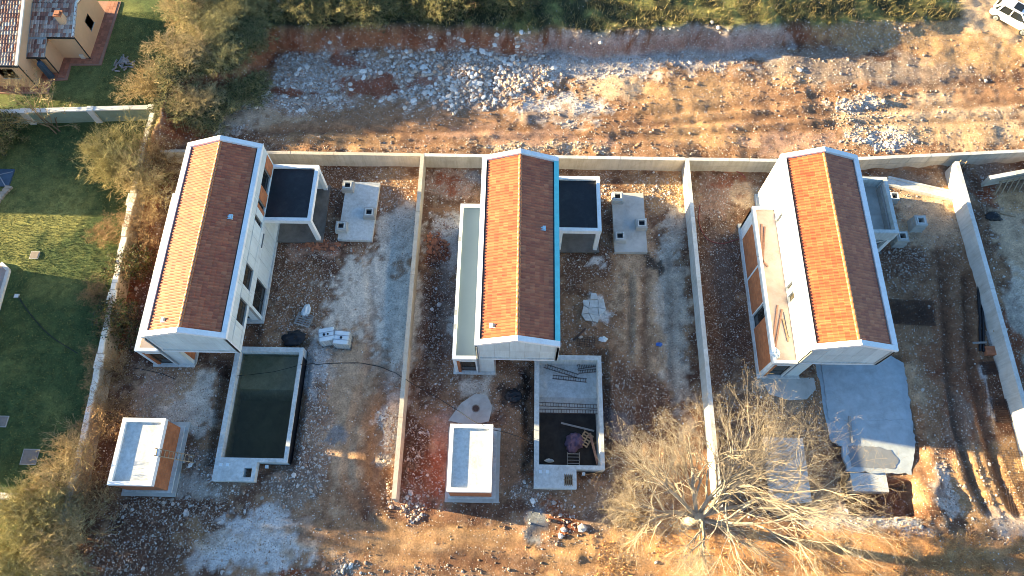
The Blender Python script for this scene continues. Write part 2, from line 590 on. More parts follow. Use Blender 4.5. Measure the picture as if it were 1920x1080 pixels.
def height(X, Y):
    X, Y = np.asarray(X, float), np.asarray(Y, float)
    z = (fbm(X * 0.55, Y * 0.55, 3, 4) - 0.5) * 0.22
    west = 1 - smooth(-29.6, -28.6, X)
    z = z * (1 - 0.7 * west)
    north = smooth(-0.07, 0.07, Y - nwall_y(X))
    nz = 1.2 + (fbm(X * 0.5, Y * 0.5, 11, 4) - 0.5) * 0.4
    wedge = dig_w(Y) + (fbm(Y * 0.6, X * 0 + 1, 41, 3) - 0.5) * 1.2
    wb = 1 - smooth(-1.0, 0.1, X - wedge)
    up = np.maximum(smooth(-0.1, 1.3, Y - scarp_y(X)), wb * smooth(-0.2, 0.8, Y - 31.2))
    amp = np.interp(X, [-28, 20, 30, 40], [1.7, 1.7, 0.7, 0.0])
    nz = nz + up * (amp + (fbm(X * 0.9, Y * 0.9, 13, 3) - 0.5) * 0.35)
    z = z * (1 - north) + nz * north
    # the old garden on the left lies low
    gl = 1 - smooth(-29.4, -27.2, X + 0 * Y)
    gd = 0.1 + (fbm(X * 0.25, Y * 0.25, 5, 2) - 0.5) * 0.15
    z = z * (1 - gl) + gd * gl
    # south bank under the big tree, and the pit beside the fresh slab
    z = z + 0.55 * (1 - smooth(4.8, 6.6, Y + 0.5 * (fbm(X * 0.6, Y * 0, 23, 2) - 0.5))) * smooth(8, 13, X)
    z = z - 1.6 * rect_in(X, Y, 21.2, 25.9, 5.6, 7.9, 0.25)
    z = z + 0.55 * np.exp(-(((X - 26.6) / 0.9) ** 2 + ((Y - 6.8) / 2.0) ** 2))
    for p in (RUT_A, RUT_B):
        d = polydist(X, Y, p)
        z = z - 0.20 * np.exp(-(d / 0.28) ** 2) + 0.12 * np.exp(-((d - 0.58) / 0.24) ** 2)
    for p, w, dk in TRACKS:
        d = polydist(X, Y, p)
        z = z - 0.07 * np.exp(-(d / w) ** 2) + 0.04 * np.exp(-((d - 2 * w) / (0.8 * w)) ** 2)
    for (x0, x1, y0, y1) in POOLS:
        z = z - 0.55 * rect_in(X, Y, x0 - 0.75, x0 + 0.1, y0 - 0.2, y1 + 0.1, 0.15) * (1 - north)
        z = z - 0.35 * rect_in(X, Y, x0 + 2.9, x1 + 0.45, y0 - 0.5, y1 + 0.75, 0.15)
    # building plots are level
    for c, y0, y1 in ((H1, 14.75, 29.1), (H2, 14.6, 28.4), (H3, 14.7, 28.95)):
        k = np.maximum(rect_in(X, Y, c - 4.1, c + 2.6, y0, y1, 0.15), rect_in(X, Y, c + 2.4, c + 5.8, y1 - 4.6, y1, 0.15))
        z = z * (1 - k) - 0.12 * k
    z = z - 0.55 * rect_in(X, Y, 20.75, 26.9, 7.6, 16.6, 0.35)
    for (x0, x1, y0, y1) in POOLS:
        z = np.where((X > x0 + 0.06) & (X < x1 - 0.06) & (Y > y0 + 0.06) & (Y < y1 - 0.06), -2.4, z)
    return z


def h(x, y):
    return float(height(np.array([x]), np.array([y]))[0])


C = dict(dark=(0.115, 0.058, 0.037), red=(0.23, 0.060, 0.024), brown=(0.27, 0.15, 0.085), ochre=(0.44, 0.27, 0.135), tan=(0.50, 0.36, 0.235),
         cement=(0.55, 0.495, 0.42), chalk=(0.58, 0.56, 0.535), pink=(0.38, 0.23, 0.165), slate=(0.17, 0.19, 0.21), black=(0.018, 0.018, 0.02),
         lawn=(0.070, 0.100, 0.036), lawn_dry_sunlit=(0.31, 0.29, 0.09), straw=(0.50, 0.255, 0.105), gravel=(0.24, 0.185, 0.145), moss=(0.05, 0.05, 0.025))
# what lies on the ground: (x, y, rx, ry) read from the photograph, colour, strength, stone cover, stone size
PATCH = [
    # --- the dug-out strip in the north
    (1100, 190, 950, 100, 'brown', 1.0, 0.30, 0.9), (620, 130, 120, 42, 'chalk', 0.35, 0.95, 1.35), (560, 175, 120, 40, 'chalk', 0.3, 0.9, 1.4),
    (850, 145, 190, 62, 'chalk', 0.35, 1.0, 1.75), (980, 125, 75, 40, 'chalk', 0.35, 1.0, 1.75), (440, 205, 75, 48, 'chalk', 0.4, 0.95, 1.4),
    (1130, 118, 140, 42, 'chalk', 0.6, 0.6, 1.1), (1300, 100, 170, 32, 'chalk', 0.5, 0.6, 1.1), (1420, 90, 70, 32, 'chalk', 0.6, 0.4, 0.8),
    (1050, 205, 95, 34, 'chalk', 0.7, 0.5, 0.9), (1150, 165, 70, 22, 'tan', 0.8, 0.3, 0.8), (700, 160, 66, 20, 'red', 0.9, 0.3, 1.0), (640, 118, 35, 14, 'red', 0.8, 0.3, 1),
    (540, 168, 46, 12, 'red', 0.9, 0.2, 1), (790, 150, 32, 14, 'red', 0.7, 0.4, 1.2), (500, 225, 110, 20, 'tan', 0.6, 0.3, 0.7), (620, 238, 140, 16, 'brown', 0.9, 0.1, 0.6),
    (1000, 215, 120, 14, 'brown', 0.7, 0.3, 0.8), (640, 262, 120, 14, 'ochre', 0.55, 0.25, 0.8), (980, 256, 200, 20, 'pink', 0.7, 0.25, 0.7), (1010, 274, 160, 10, 'tan', 0.8, 0.85, 1.0),
    (1310, 195, 130, 55, 'ochre', 0.6, 0.25, 0.8), (1450, 215, 110, 50, 'brown', 0.7, 0.3, 0.8), (1330, 250, 120, 26, 'ochre', 0.6, 0.25, 0.8), (1480, 262, 110, 28, 'pink', 0.7, 0.3, 0.7),
    (1640, 215, 90, 45, 'tan', 0.7, 0.55, 1.1), (1660, 258, 80, 18, 'chalk', 0.7, 0.9, 1.4), (1600, 195, 50, 16, 'chalk', 0.6, 0.8, 1.3), (1800, 225, 130, 60, 'tan', 0.8, 0.35, 0.8),
    (1800, 245, 90, 35, 'ochre', 0.5, 0.3, 0.8), (1560, 125, 150, 36, 'gravel', 0.85, 0.4, 0.8), (1740, 130, 120, 30, 'gravel', 0.7, 0.3, 0.8), (1650, 70, 120, 22, 'ochre', 0.8, 0.55, 1.0),
    (1830, 80, 130, 55, 'ochre', 0.75, 0.15, 0.7), (1880, 30, 90, 50, 'tan', 0.85, 0.08, 0.6), (1860, 180, 90, 18, 'brown', 0.6, 0.1, 0.6), (1480, 150, 60, 14, 'ochre', 0.6, 0.6, 1.0),
    (360, 240, 40, 26, 'red', 0.8, 0.35, 1.0),
    # --- plot of the left house
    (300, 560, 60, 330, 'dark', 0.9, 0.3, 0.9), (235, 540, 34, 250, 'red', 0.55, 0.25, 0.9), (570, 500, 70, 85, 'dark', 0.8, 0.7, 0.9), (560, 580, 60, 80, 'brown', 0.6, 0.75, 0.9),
    (590, 466, 62, 18, 'pink', 0.85, 0.5, 0.8), (590, 458, 40, 10, 'red', 0.6, 0.3, 0.8), (730, 350, 75, 45, 'brown', 0.9, 0.75, 1.0), (640, 345, 50, 45, 'dark', 0.7, 0.6, 0.9), (740, 330, 50, 22, 'ochre', 0.5, 0.6, 0.9),
    (750, 440, 48, 70, 'cement', 0.75, 0.3, 0.7), (695, 585, 95, 130, 'cement', 1.0, 0.03, 0.6), (740, 600, 48, 150, 'cement', 0.85, 0.06, 0.6), (745, 500, 16, 18, 'brown', 0.8, 0.5, 0.8), (660, 690, 60, 40, 'cement', 0.5, 0.2, 0.7),
    (700, 610, 12, 85, 'brown', 0.35, 0.05, 0.6), (660, 800, 75, 190, 'brown', 0.8, 0.10, 0.6), (650, 780, 45, 150, 'tan', 0.5, 0.08, 0.6), (640, 820, 16, 18, 'slate', 0.7, 0.05, 0.6), (590, 790, 36, 150, 'pink', 0.35, 0.8, 0.9),
    (590, 690, 28, 50, 'chalk', 0.6, 0.6, 0.8), (735, 780, 26, 70, 'chalk', 0.55, 0.95, 1.3), (720, 860, 16, 20, 'slate', 0.7, 0.6, 1.0), (740, 730, 30, 60, 'pink', 0.4, 0.4, 0.8),
    (320, 740, 95, 60, 'tan', 0.6, 0.45, 0.8), (350, 770, 60, 40, 'cement', 0.6, 0.35, 0.8), (290, 720, 22, 20, 'pink', 0.6, 0.5, 0.8), (380, 730, 20, 26, 'cement', 0.8, 0.2, 0.7), (330, 700, 50, 20, 'brown', 0.7, 0.5, 0.9),
    (330, 960, 150, 75, 'dark', 0.85, 0.75, 1.0), (410, 880, 70, 40, 'gravel', 0.6, 0.9, 1.2), (360, 910, 40, 25, 'cement', 0.5, 0.5, 1.0), (490, 1015, 120, 60, 'chalk', 0.8, 0.35, 0.9), (400, 1040, 60, 40, 'chalk', 0.5, 0.4, 0.9), (380, 1010, 60, 30, 'ochre', 0.4, 0.5, 0.8),
    (540, 920, 60, 50, 'gravel', 0.6, 0.75, 1.0), (240, 1030, 90, 60, 'dark', 0.8, 0.6, 0.9), (180, 900, 45, 140, 'dark', 0.8, 0.35, 0.9), (550, 1075, 25, 12, 'red', 0.9, 0.5, 0.8), (640, 1070, 30, 20, 'gravel', 0.8, 0.8, 1.2),
    # --- plot of the middle house
    (845, 340, 50, 34, 'pink', 0.85, 0.7, 0.9), (835, 345, 14, 14, 'red', 0.8, 0.4, 0.9), (880, 325, 20, 14, 'slate', 0.7, 0.5, 0.9), (830, 425, 26, 26, 'chalk', 0.7, 0.8, 1.0), (818, 465, 24, 30, 'red', 0.9, 0.6, 0.9), (850, 460, 18, 60, 'cement', 0.7, 0.2, 0.7),
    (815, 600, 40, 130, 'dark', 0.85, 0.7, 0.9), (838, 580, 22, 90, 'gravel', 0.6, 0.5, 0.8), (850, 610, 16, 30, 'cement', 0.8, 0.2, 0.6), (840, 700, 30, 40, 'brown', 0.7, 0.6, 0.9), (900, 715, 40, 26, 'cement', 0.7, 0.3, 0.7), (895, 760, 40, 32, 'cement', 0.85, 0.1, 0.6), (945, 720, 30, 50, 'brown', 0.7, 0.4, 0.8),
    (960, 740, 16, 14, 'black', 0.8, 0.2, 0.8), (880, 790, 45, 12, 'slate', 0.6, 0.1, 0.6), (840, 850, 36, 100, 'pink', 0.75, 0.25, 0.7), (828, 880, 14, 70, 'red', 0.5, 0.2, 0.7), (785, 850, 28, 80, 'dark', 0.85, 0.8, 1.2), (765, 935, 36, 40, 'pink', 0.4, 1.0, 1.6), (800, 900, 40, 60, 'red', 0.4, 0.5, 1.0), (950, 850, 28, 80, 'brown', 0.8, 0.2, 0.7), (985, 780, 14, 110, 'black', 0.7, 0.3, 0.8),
    (1180, 570, 110, 150, 'brown', 0.7, 0.25, 0.7), (1220, 570, 75, 150, 'tan', 0.6, 0.15, 0.6), (1262, 600, 30, 190, 'cement', 0.45, 0.2, 0.6), (1210, 600, 9, 110, 'dark', 0.5, 0.1, 0.6), (1180, 600, 9, 70, 'dark', 0.35, 0.1, 0.6), (1100, 480, 48, 48, 'dark', 0.75, 0.6, 0.9), (1115, 492, 10, 16, 'chalk', 0.8, 0.2, 0.8),
    (1085, 540, 22, 30, 'dark', 0.7, 0.5, 1.0), (1114, 580, 17, 24, 'chalk', 0.95, 0.25, 1.2), (1075, 620, 40, 40, 'brown', 0.7, 0.45, 0.8), (1235, 355, 62, 36, 'ochre', 0.7, 0.85, 0.9), (1130, 345, 26, 30, 'brown', 0.7, 0.8, 0.9), (1225, 488, 18, 26, 'black', 0.85, 0.3, 0.8), (1265, 430, 30, 60, 'cement', 0.5, 0.3, 0.7), (1120, 700, 30, 40, 'brown', 0.7, 0.5, 0.8),
    (1180, 760, 80, 90, 'dark', 0.65, 0.55, 0.8), (1160, 800, 30, 30, 'slate', 0.4, 0.3, 0.8), (760, 1010, 260, 45, 'ochre', 0.6, 0.12, 0.6), (620, 990, 90, 30, 'brown', 0.6, 0.2, 0.7), (830, 970, 120, 22, 'dark', 0.6, 0.2, 0.7), (870, 1040, 90, 25, 'dark', 0.5, 0.2, 0.6), (1003, 985, 24, 36, 'slate', 0.95, 0.08, 0.8), (1012, 1018, 12, 8, 'black', 0.9, 0, 0.6), (1060, 975, 50, 28, 'red', 0.7, 0.6, 1.2), (1010, 930, 60, 22, 'gravel', 0.6, 0.85, 1.1), (1150, 960, 60, 50, 'gravel', 0.6, 0.4, 0.8),
    # --- plot of the right house
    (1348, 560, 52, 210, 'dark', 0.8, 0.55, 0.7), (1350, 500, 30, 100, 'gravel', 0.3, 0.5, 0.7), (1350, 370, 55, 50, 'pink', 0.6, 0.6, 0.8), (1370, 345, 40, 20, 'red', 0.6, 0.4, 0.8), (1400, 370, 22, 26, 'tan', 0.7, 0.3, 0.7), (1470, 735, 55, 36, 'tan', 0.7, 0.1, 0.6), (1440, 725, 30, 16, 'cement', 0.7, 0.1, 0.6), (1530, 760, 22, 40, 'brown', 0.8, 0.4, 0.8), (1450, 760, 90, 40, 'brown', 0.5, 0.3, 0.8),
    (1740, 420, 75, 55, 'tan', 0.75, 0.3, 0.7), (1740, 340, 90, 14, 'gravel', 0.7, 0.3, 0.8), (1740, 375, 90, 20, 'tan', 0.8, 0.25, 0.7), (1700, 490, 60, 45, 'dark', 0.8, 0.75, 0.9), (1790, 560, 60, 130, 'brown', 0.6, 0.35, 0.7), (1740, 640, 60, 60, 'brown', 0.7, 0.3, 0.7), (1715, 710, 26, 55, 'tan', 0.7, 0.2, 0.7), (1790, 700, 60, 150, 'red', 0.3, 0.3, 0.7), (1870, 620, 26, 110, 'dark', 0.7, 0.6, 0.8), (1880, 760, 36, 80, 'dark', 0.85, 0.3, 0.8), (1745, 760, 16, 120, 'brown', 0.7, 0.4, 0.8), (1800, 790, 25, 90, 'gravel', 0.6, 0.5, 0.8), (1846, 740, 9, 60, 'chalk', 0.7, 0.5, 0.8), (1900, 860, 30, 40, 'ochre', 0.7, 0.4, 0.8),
    (1840, 930, 90, 90, 'ochre', 0.65, 0.45, 0.9), (1770, 920, 25, 50, 'chalk', 0.6, 0.6, 1.1), (1700, 985, 40, 25, 'chalk', 0.7, 0.8, 1.0), (1600, 985, 90, 20, 'chalk', 0.55, 0.7, 1.0), (1890, 990, 40, 40, 'chalk', 0.4, 0.5, 0.9), (1730, 860, 20, 60, 'dark', 0.6, 0.3, 0.8), (1640, 925, 60, 22, 'dark', 0.8, 0.4, 0.9),
    (1480, 1050, 420, 55, 'straw', 0.75, 0.10, 0.7), (1760, 1045, 220, 45, 'straw', 0.6, 0.10, 0.6), (1150, 1045, 160, 40, 'ochre', 0.7, 0.15, 0.7), (1260, 1010, 90, 30, 'straw', 0.7, 0.2, 0.7),
    # --- beyond the right-hand wall
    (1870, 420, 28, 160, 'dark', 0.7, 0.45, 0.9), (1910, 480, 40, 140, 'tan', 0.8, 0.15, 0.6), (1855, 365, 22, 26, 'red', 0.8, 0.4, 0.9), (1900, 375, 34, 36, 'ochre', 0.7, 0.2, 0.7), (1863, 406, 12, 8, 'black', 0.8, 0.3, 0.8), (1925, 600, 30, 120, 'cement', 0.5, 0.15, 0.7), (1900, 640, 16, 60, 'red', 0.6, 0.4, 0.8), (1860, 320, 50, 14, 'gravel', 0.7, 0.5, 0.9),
]


def ground_fields(X, Y):
    """colour, stone cover and stone size of the ground"""
    wx = X + (fbm(X * 0.8, Y * 0.8, 51, 4) - 0.5) * 2.2
    wy = Y + (fbm(X * 0.8, Y * 0.8, 61, 4) - 0.5) * 2.2
    n = fbm(X * 0.7, Y * 0.7, 71, 4)
    n2 = fbm(X * 1.9, Y * 1.9, 81, 3)
    n3 = fbm(X * 3.3 + 5, Y * 3.3, 83, 2)
    c = np.zeros(X.shape + (3,))
    t = smooth(0.3, 0.7, n)[..., None]
    c[:] = np.array(C['dark']) * (1 - t) + np.array(C['brown']) * t
    c = c + (np.array(C['tan']) - c) * (0.35 * smooth(0.55, 0.8, n2))[..., None]
    dens = 0.28 + 0.3 * (n2 - 0.5)
    size = np.full(X.shape, 0.85)
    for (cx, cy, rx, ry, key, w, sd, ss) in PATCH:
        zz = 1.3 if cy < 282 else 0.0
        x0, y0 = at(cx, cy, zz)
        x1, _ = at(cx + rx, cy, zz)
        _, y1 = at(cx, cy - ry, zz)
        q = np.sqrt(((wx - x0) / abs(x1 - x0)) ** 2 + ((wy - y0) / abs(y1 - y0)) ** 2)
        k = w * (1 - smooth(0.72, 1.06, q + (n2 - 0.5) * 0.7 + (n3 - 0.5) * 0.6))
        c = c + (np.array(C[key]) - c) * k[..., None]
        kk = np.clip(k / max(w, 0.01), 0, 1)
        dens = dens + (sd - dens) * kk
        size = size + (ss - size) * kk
    # wheel tracks: damp, packed earth without stones
    for p, w, dk in TRACKS + [(RUT_A, 0.42, 0.8), (RUT_B, 0.42, 0.8)]:
        k = np.exp(-(polydist(X + (wx - X) * 0.15, Y + (wy - Y) * 0.15, p) / (w * 1.15)) ** 2) * dk * smooth(0.25, 0.5, n + 0.1)
        c = c + (np.array((0.105, 0.052, 0.032)) - c) * k[..., None]
        dens = dens * (1 - 0.8 * k)
    # cut banks show red earth
    sy = scarp_y(X)
    bank = np.exp(-((Y - sy - 0.4) / 0.55) ** 2) * smooth(31.5, 33, Y) * (1 - smooth(18, 30, X)) * (X > -21)
    bank = np.maximum(bank, np.exp(-((X - dig_w(Y) + 0.3) / 0.7) ** 2) * (Y > 32) * (Y < 42.5))
    c = c + (np.array(C['red']) - c) * (0.6 * bank)[..., None]
    dens = dens * (1 - 0.3 * bank)
    # rough grass on the natural ground
    gr = np.maximum(smooth(0.7, 1.6, Y - sy), (1 - smooth(-1.6, -0.7, X - dig_w(Y))) * smooth(31.6, 32.6, Y)) * (1 - smooth(36.0, 38.0, X))
    gcol = np.array(C['moss']) + (np.array(C['lawn_dry_sunlit']) * 0.8 - np.array(C['moss'])) * smooth(0.4, 0.75, n)[..., None]
    c = c + (gcol - c) * gr[..., None]
    dens = dens * (1 - 0.85 * gr)
    # lawns of the gardens on the left
    gx = gwall_x(Y)
    lawn = (1 - smooth(-0.35, 0.1, X - gx + 0.2)) * (Y < 60)
    nl = fbm(X * 0.35, Y * 0.35, 91, 4)
    nf = fbm(X * 2.5, Y * 2.5, 95, 3)
    lt = np.clip(smooth(0.42, 0.66, nl) * 0.75 + (nf - 0.5) * 0.7, 0, 1)
    lc = np.array(C['lawn']) + (np.array(C['lawn_dry_sunlit']) - np.array(C['lawn'])) * (lt * (0.35 + 0.65 * np.exp(-((Y - 24.5) / 4.0) ** 2)))[..., None]  # dry tone, with the sunlit band across the lawn painted into it
    c = c + (lc - c) * lawn[..., None]
    dens = dens * (1 - lawn)
    return np.clip(c, 0.01, 0.8), np.clip(dens, 0, 1), size, lawn, gr


def axis(lo, hi, step, far):
    fine = np.arange(lo, hi + step / 2, step)
    out, s, p = [], step * 2, hi
    while p < far:
        p += s
        s *= 1.5
        out.append(p)
    left, s, p = [], step * 2, lo
    while p > -far:
        p -= s
        s *= 1.5
        left.append(p)
    return np.array(left[::-1] + list(fine) + out)


xs, ys = axis(-47, 47, 0.17, 900), axis(-1, 52, 0.17, 900)
GX, GY = np.meshgrid(xs, ys)
GZ = height(GX, GY)
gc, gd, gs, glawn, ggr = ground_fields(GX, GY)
nx, ny = len(xs), len(ys)
idx = np.arange(nx * ny).reshape(ny, nx)
quads = np.stack([idx[:-1, :-1], idx[:-1, 1:], idx[1:, 1:], idx[1:, :-1]], -1).reshape(-1, 4)
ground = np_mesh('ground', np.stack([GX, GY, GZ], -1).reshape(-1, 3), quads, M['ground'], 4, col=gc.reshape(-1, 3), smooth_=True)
pa = ground.data.attributes.new('peb', 'FLOAT', 'POINT')
pa.data.foreach_set('value', (np.clip(gd * 0.75, 0, 0.8) * (1 - glawn)).astype(np.float32).ravel())
tag(ground, kind='structure')

# ------------------------------------------------------------------ loose stones
ICO_V = []
_p = (1 + 5 ** 0.5) / 2
for a, b_ in ((1, _p), (-1, _p), (1, -_p), (-1, -_p)):
    ICO_V += [(0, a, b_), (a, b_, 0), (b_, 0, a)]
ICO_V = np.array(ICO_V) / math.sqrt(1 + _p * _p)
from itertools import combinations
ICO_F = []
for i, j, k in combinations(range(12), 3):
    if all(np.linalg.norm(ICO_V[a] - ICO_V[b]) < 1.1 for a, b in ((i, j), (j, k), (i, k))):
        nrm = np.cross(ICO_V[j] - ICO_V[i], ICO_V[k] - ICO_V[i])
        ICO_F.append((i, j, k) if nrm @ ICO_V[i] > 0 else (i, k, j))
ICO_F = np.array(ICO_F)


def in_building(X, Y):
    bad = np.zeros(X.shape, bool)
    for c, y0, y1 in ((H1, 14.75, 29.1), (H2, 14.6, 28.4), (H3, 14.7, 28.95)):
        bad |= (X > c - 4.4) & (X < c + 2.8) & (Y > y0 + 3) & (Y < y1 + 0.1)
        bad |= (X > c - 4.4) & (X < c - 1.3) & (Y > y0 - 0.2) & (Y < y0 + 4)
        bad |= (X > c + 2.4) & (X < c + 6.1) & (Y > y1 - 4.8) & (Y < y1 + 0.1)
    for (x0, x1, y0, y1) in POOLS:
        bad |= (X > x0 - 0.1) & (X < x1 + 0.1) & (Y > y0 - 0.1) & (Y < y1 + 0.1)
        bad |= (X > x0 - 0.1) & (X < x0 + 2.9) & (Y > y0 - 1.4) & (Y < y0)
    for c in (H1, H2):
        bad |= (X > c - 4.6) & (X < c - 1.0) & (Y > 5.9) & (Y < 10.9)
    bad |= (X > 20.6) & (X < 26.8) & (Y > 7.7) & (Y < 16.4)
    bad |= (X > -13.5) & (X < -10.5) & (Y > 24.3) & (Y < 29.5)
    bad |= (X > 6.95) & (X < 9.55) & (Y > 23.7) & (Y < 29)
    bad |= np.abs(Y - nwall_y(X)) < 0.3
    for lx in LOT[1:]:
        bad |= (np.abs(X - lx) < 0.3) & (Y < 31.4)
    bad |= X < gwall_x(Y) + 0.4
    return bad


NST = 230000
sx = rng.uniform(-28, 42, NST)
sy_ = rng.uniform(1.0, 46, NST)
_c, sd_, ss_, _l, _g = ground_fields(sx, sy_)
keep = (rng.uniform(0, 1, NST) < np.clip(sd_, 0, 1) ** 1.25) & ~in_building(sx, sy_)
sx, sy_, sd_, ss_ = sx[keep], sy_[keep], sd_[keep], ss_[keep]
scol_soil = _c[keep]
ns = len(sx)
srad = np.clip(rng.lognormal(-3.22, 0.46, ns) * ss_ ** 1.15, 0.02, 0.30)
kind = rng.uniform(0, 1, ns)
pal = np.array([(0.56, 0.51, 0.46), (0.46, 0.38, 0.31), (0.66, 0.63, 0.59), (0.36, 0.22, 0.145), (0.25, 0.155, 0.11), (0.46, 0.31, 0.22)])
scol = pal[np.searchsorted([0.26, 0.48, 0.62, 0.78, 0.90], kind)]
scol = scol * rng.uniform(0.62, 1.15, (ns, 1))
scol = scol + (scol_soil - scol) * rng.uniform(0.1, 0.85, (ns, 1)) * (1 - 0.75 * sd_[:, None] ** 2)


def rock_cloud(cx, cy, cz, r):
    n = len(cx)
    V = ICO_V[None] * (1 + rng.uniform(-0.28, 0.28, (n, 12, 1)))
    V = V * np.stack([rng.uniform(0.75, 1.35, n), rng.uniform(0.75, 1.25, n), rng.uniform(0.5, 0.9, n)], -1)[:, None, :]
    a = rng.uniform(0, 2 * math.pi, n)
    ca, sa = np.cos(a)[:, None], np.sin(a)[:, None]
    X = V[..., 0] * ca - V[..., 1] * sa
    Y = V[..., 0] * sa + V[..., 1] * ca
    V = np.stack([X, Y, V[..., 2]], -1) * r[:, None, None] + np.stack([cx, cy, cz], -1)[:, None, :]
    Fc = (ICO_F[None] + (np.arange(n) * 12)[:, None, None]).reshape(-1, 3)
    return V.reshape(-1, 3), Fc


sz = height(sx, sy_) + srad * 0.22
order = np.argsort(-srad)
big, small = order[:260], order[260:]
V, Fc = rock_cloud(sx[small], sy_[small], sz[small], srad[small])
rub = np_mesh('stone_rubble', V, Fc, M['stone'], 3, col=np.repeat(scol[small], 12, 0))
tag(rub, 'small pale limestone rubble strewn over the dug-up soil', 'rubble', kind='stuff')
rock_me = []
for k in range(8):
    V, Fc = rock_cloud(np.zeros(1), np.zeros(1), np.zeros(1), np.ones(1))
    tmp = np_mesh('rock', V, Fc, M['stone'], 3, col=np.repeat(pal[[0, 2, 0, 1, 2, 5, 0, 1]][k:k + 1], 12, 0))
    rock_me.append(tmp.data)
    bpy.data.objects.remove(tmp)
for j, i in enumerate(big):
    o = bpy.data.objects.new('rock', rock_me[j % 8])
    COL.objects.link(o)
    o.parent = ground
    o.location = (sx[i], sy_[i], sz[i])
    o.rotation_euler = (0, 0, float(rng.uniform(0, 6.28)))
    o.scale = (srad[i],) * 3

# ------------------------------------------------------------------ boundary walls
def straight_wall(name, label, p0, p1, ztop, thick, mat, capmat, seg=2.5, rows=1, side=-1, zbot=-0.3):
    """cast wall between two plan points, made of cast sections (parts) with recessed joints and a cap"""
    a, b = Vector((*p0, 0)), Vector((*p1, 0))
    L = (b - a).length
    ang = math.atan2(b.y - a.y, b.x - a.x)
    t = thing(name, (a.x, a.y, 0), label, 'wall', rz=ang)
    MB().box(0, L, -thick / 2 + 0.02, thick / 2 - 0.02, zbot, ztop - 0.03).build('wall_core', mat, t)
    n = max(1, round(L / seg))
    for i in range(n):
        u0, u1 = L * i / n + 0.016, L * (i + 1) / n - 0.016
        for r in range(rows):
            z0 = zbot + (ztop - 0.05 - max(zbot, 0)) * r / rows if r == 0 else (ztop - 0.05) * r / rows + 0.012
            z1 = (ztop - 0.05) * (r + 1) / rows - (0.012 if r < rows - 1 else 0)
            MB().box(u0, u1, side * thick / 2, side * (thick / 2 - 0.025), z0, z1).build('wall_panel', mat, t)
        dz = random.uniform(-0.008, 0.008)
        MB().box(u0 - 0.004, u1 + 0.002, -thick / 2 - 0.01 - random.uniform(0, 0.012), thick / 2 + 0.01, ztop - 0.047, ztop + dz).build('cap', capmat, t)
    return t


straight_wall('boundary_wall', 'low beige cast wall behind the left house and its carport', (-27.4, 31.22), (-7.53, 31.22), 1.5, 0.24, M['wall_beige'], M['wall_beige'], 3.3)
straight_wall('boundary_wall', 'low beige cast wall behind the middle house', (-7.27, 31.22), (12.57, 31.22), 1.5, 0.24, M['wall_beige'], M['wall_grey'], 2.5)
straight_wall('boundary_wall', 'pale panelled wall behind the right house, running on to the picture edge', (12.83, 31.22), (22.0, 31.22), 1.5, 0.24, M['wall_beige'], M['wall_grey'], 1.5, 2)
straight_wall('boundary_wall', 'bent eastern stretch of the pale panelled rear wall, ladder leaning on it', (22.02, 31.24), (42.0, 32.70), 1.5, 0.24, M['wall_beige'], M['wall_grey'], 1.5, 2)
straight_wall('boundary_wall', 'long beige wall between the left and middle houses', (-7.4, 5.9), (-7.4, 31.33), 1.5, 0.26, M['wall_beige'], M['wall_beige'], 5.0, 1, -1)
straight_wall('boundary_wall', 'long pale wall between the middle and right houses, bare tree over its end', (12.7, 5.8), (12.7, 31.33), 1.5, 0.26, M['wall_grey'], M['wall_grey'], 5.0, 1, 1)
straight_wall('boundary_wall', 'long bluish white wall right of the rightmost house', (33.1, 5.0), (33.1, 31.4), 1.5, 0.28, M['wall_grey'], M['wall_grey'], 5.0, 1, 1)
straight_wall('boundary_wall', 'short pale wall stub with timber shoring at the far right', (35.5, 30.25), (41.5, 31.6), 1.1, 0.3, M['wall_beige'], M['wall_grey'], 2.0)

# old garden wall of stone on the left
gw = thing('garden_wall', (-28.5, 20, 0), 'old dry stone garden wall with pale cap stones beside the lawn', 'wall')
gpts = [(float(gwall_x(np.array(y))), y) for y in np.arange(4.0, 35.2, 0.52)]
for i, ((x0, y0), (x1, y1)) in enumerate(zip(gpts[:-1], gpts[1:])):
    w = 0.17 + random.uniform(-0.02, 0.03)
    if i in (28, 29, 43, 44, 19, 20):
        w += 0.11
    jx = random.uniform(-0.03, 0.03)
    zt = 1.45 + random.uniform(-0.05, 0.05)
    MB().prism([(x0 - w + jx, y0 + 0.012), (x0 + w + jx, y0 + 0.012), (x1 + w + jx, y1 - 0.012), (x1 - w + jx, y1 - 0.012)], 'z', zt, zt + 0.12).build('cap_stone', M['garden_white'], gw).location = (28.5, -20, 0)
    MB().prism([(x0 - 0.2, y0 + 0.003), (x0 + 0.2, y0 + 0.003), (x1 + 0.2, y1 - 0.003), (x1 - 0.2, y1 - 0.003)], 'z', -0.2, zt - 0.004).build('wall_stone', M['garden_stone'], gw).location = (28.5, -20, 0)
gn = thing('garden_wall', (-34.6, 34.9, 0), 'green rendered garden wall with a white cap between two gardens', 'wall', rz=RAD(3.2))
MB().box(-7.0, 5.6, -0.1, 0.1, -0.2, 1.5).build('wall', M['garden_green'], gn)
MB().box(-7.0, 5.9, -0.19, 0.19, 1.5, 1.62).build('cap', M['garden_white'], gn)
for u in (-4.3, 0.9, 5.65):
    p = MB().box(u - 0.24, u + 0.24, -0.24, 0.22, -0.2, 1.66).build('pilaster', M['garden_white'], gn)
gs_ = thing('garden_wall', (-32, 5.65, 0), 'white capped garden wall at the bottom left, half hidden by shrubs', 'wall')
MB().box(-7, 3.2, -0.1, 0.1, -0.2, 1.4).build('wall', M['garden_white'], gs_)
MB().box(-7, 3.2, -0.17, 0.17, 1.404, 1.5).build('cap', M['garden_white'], gs_)


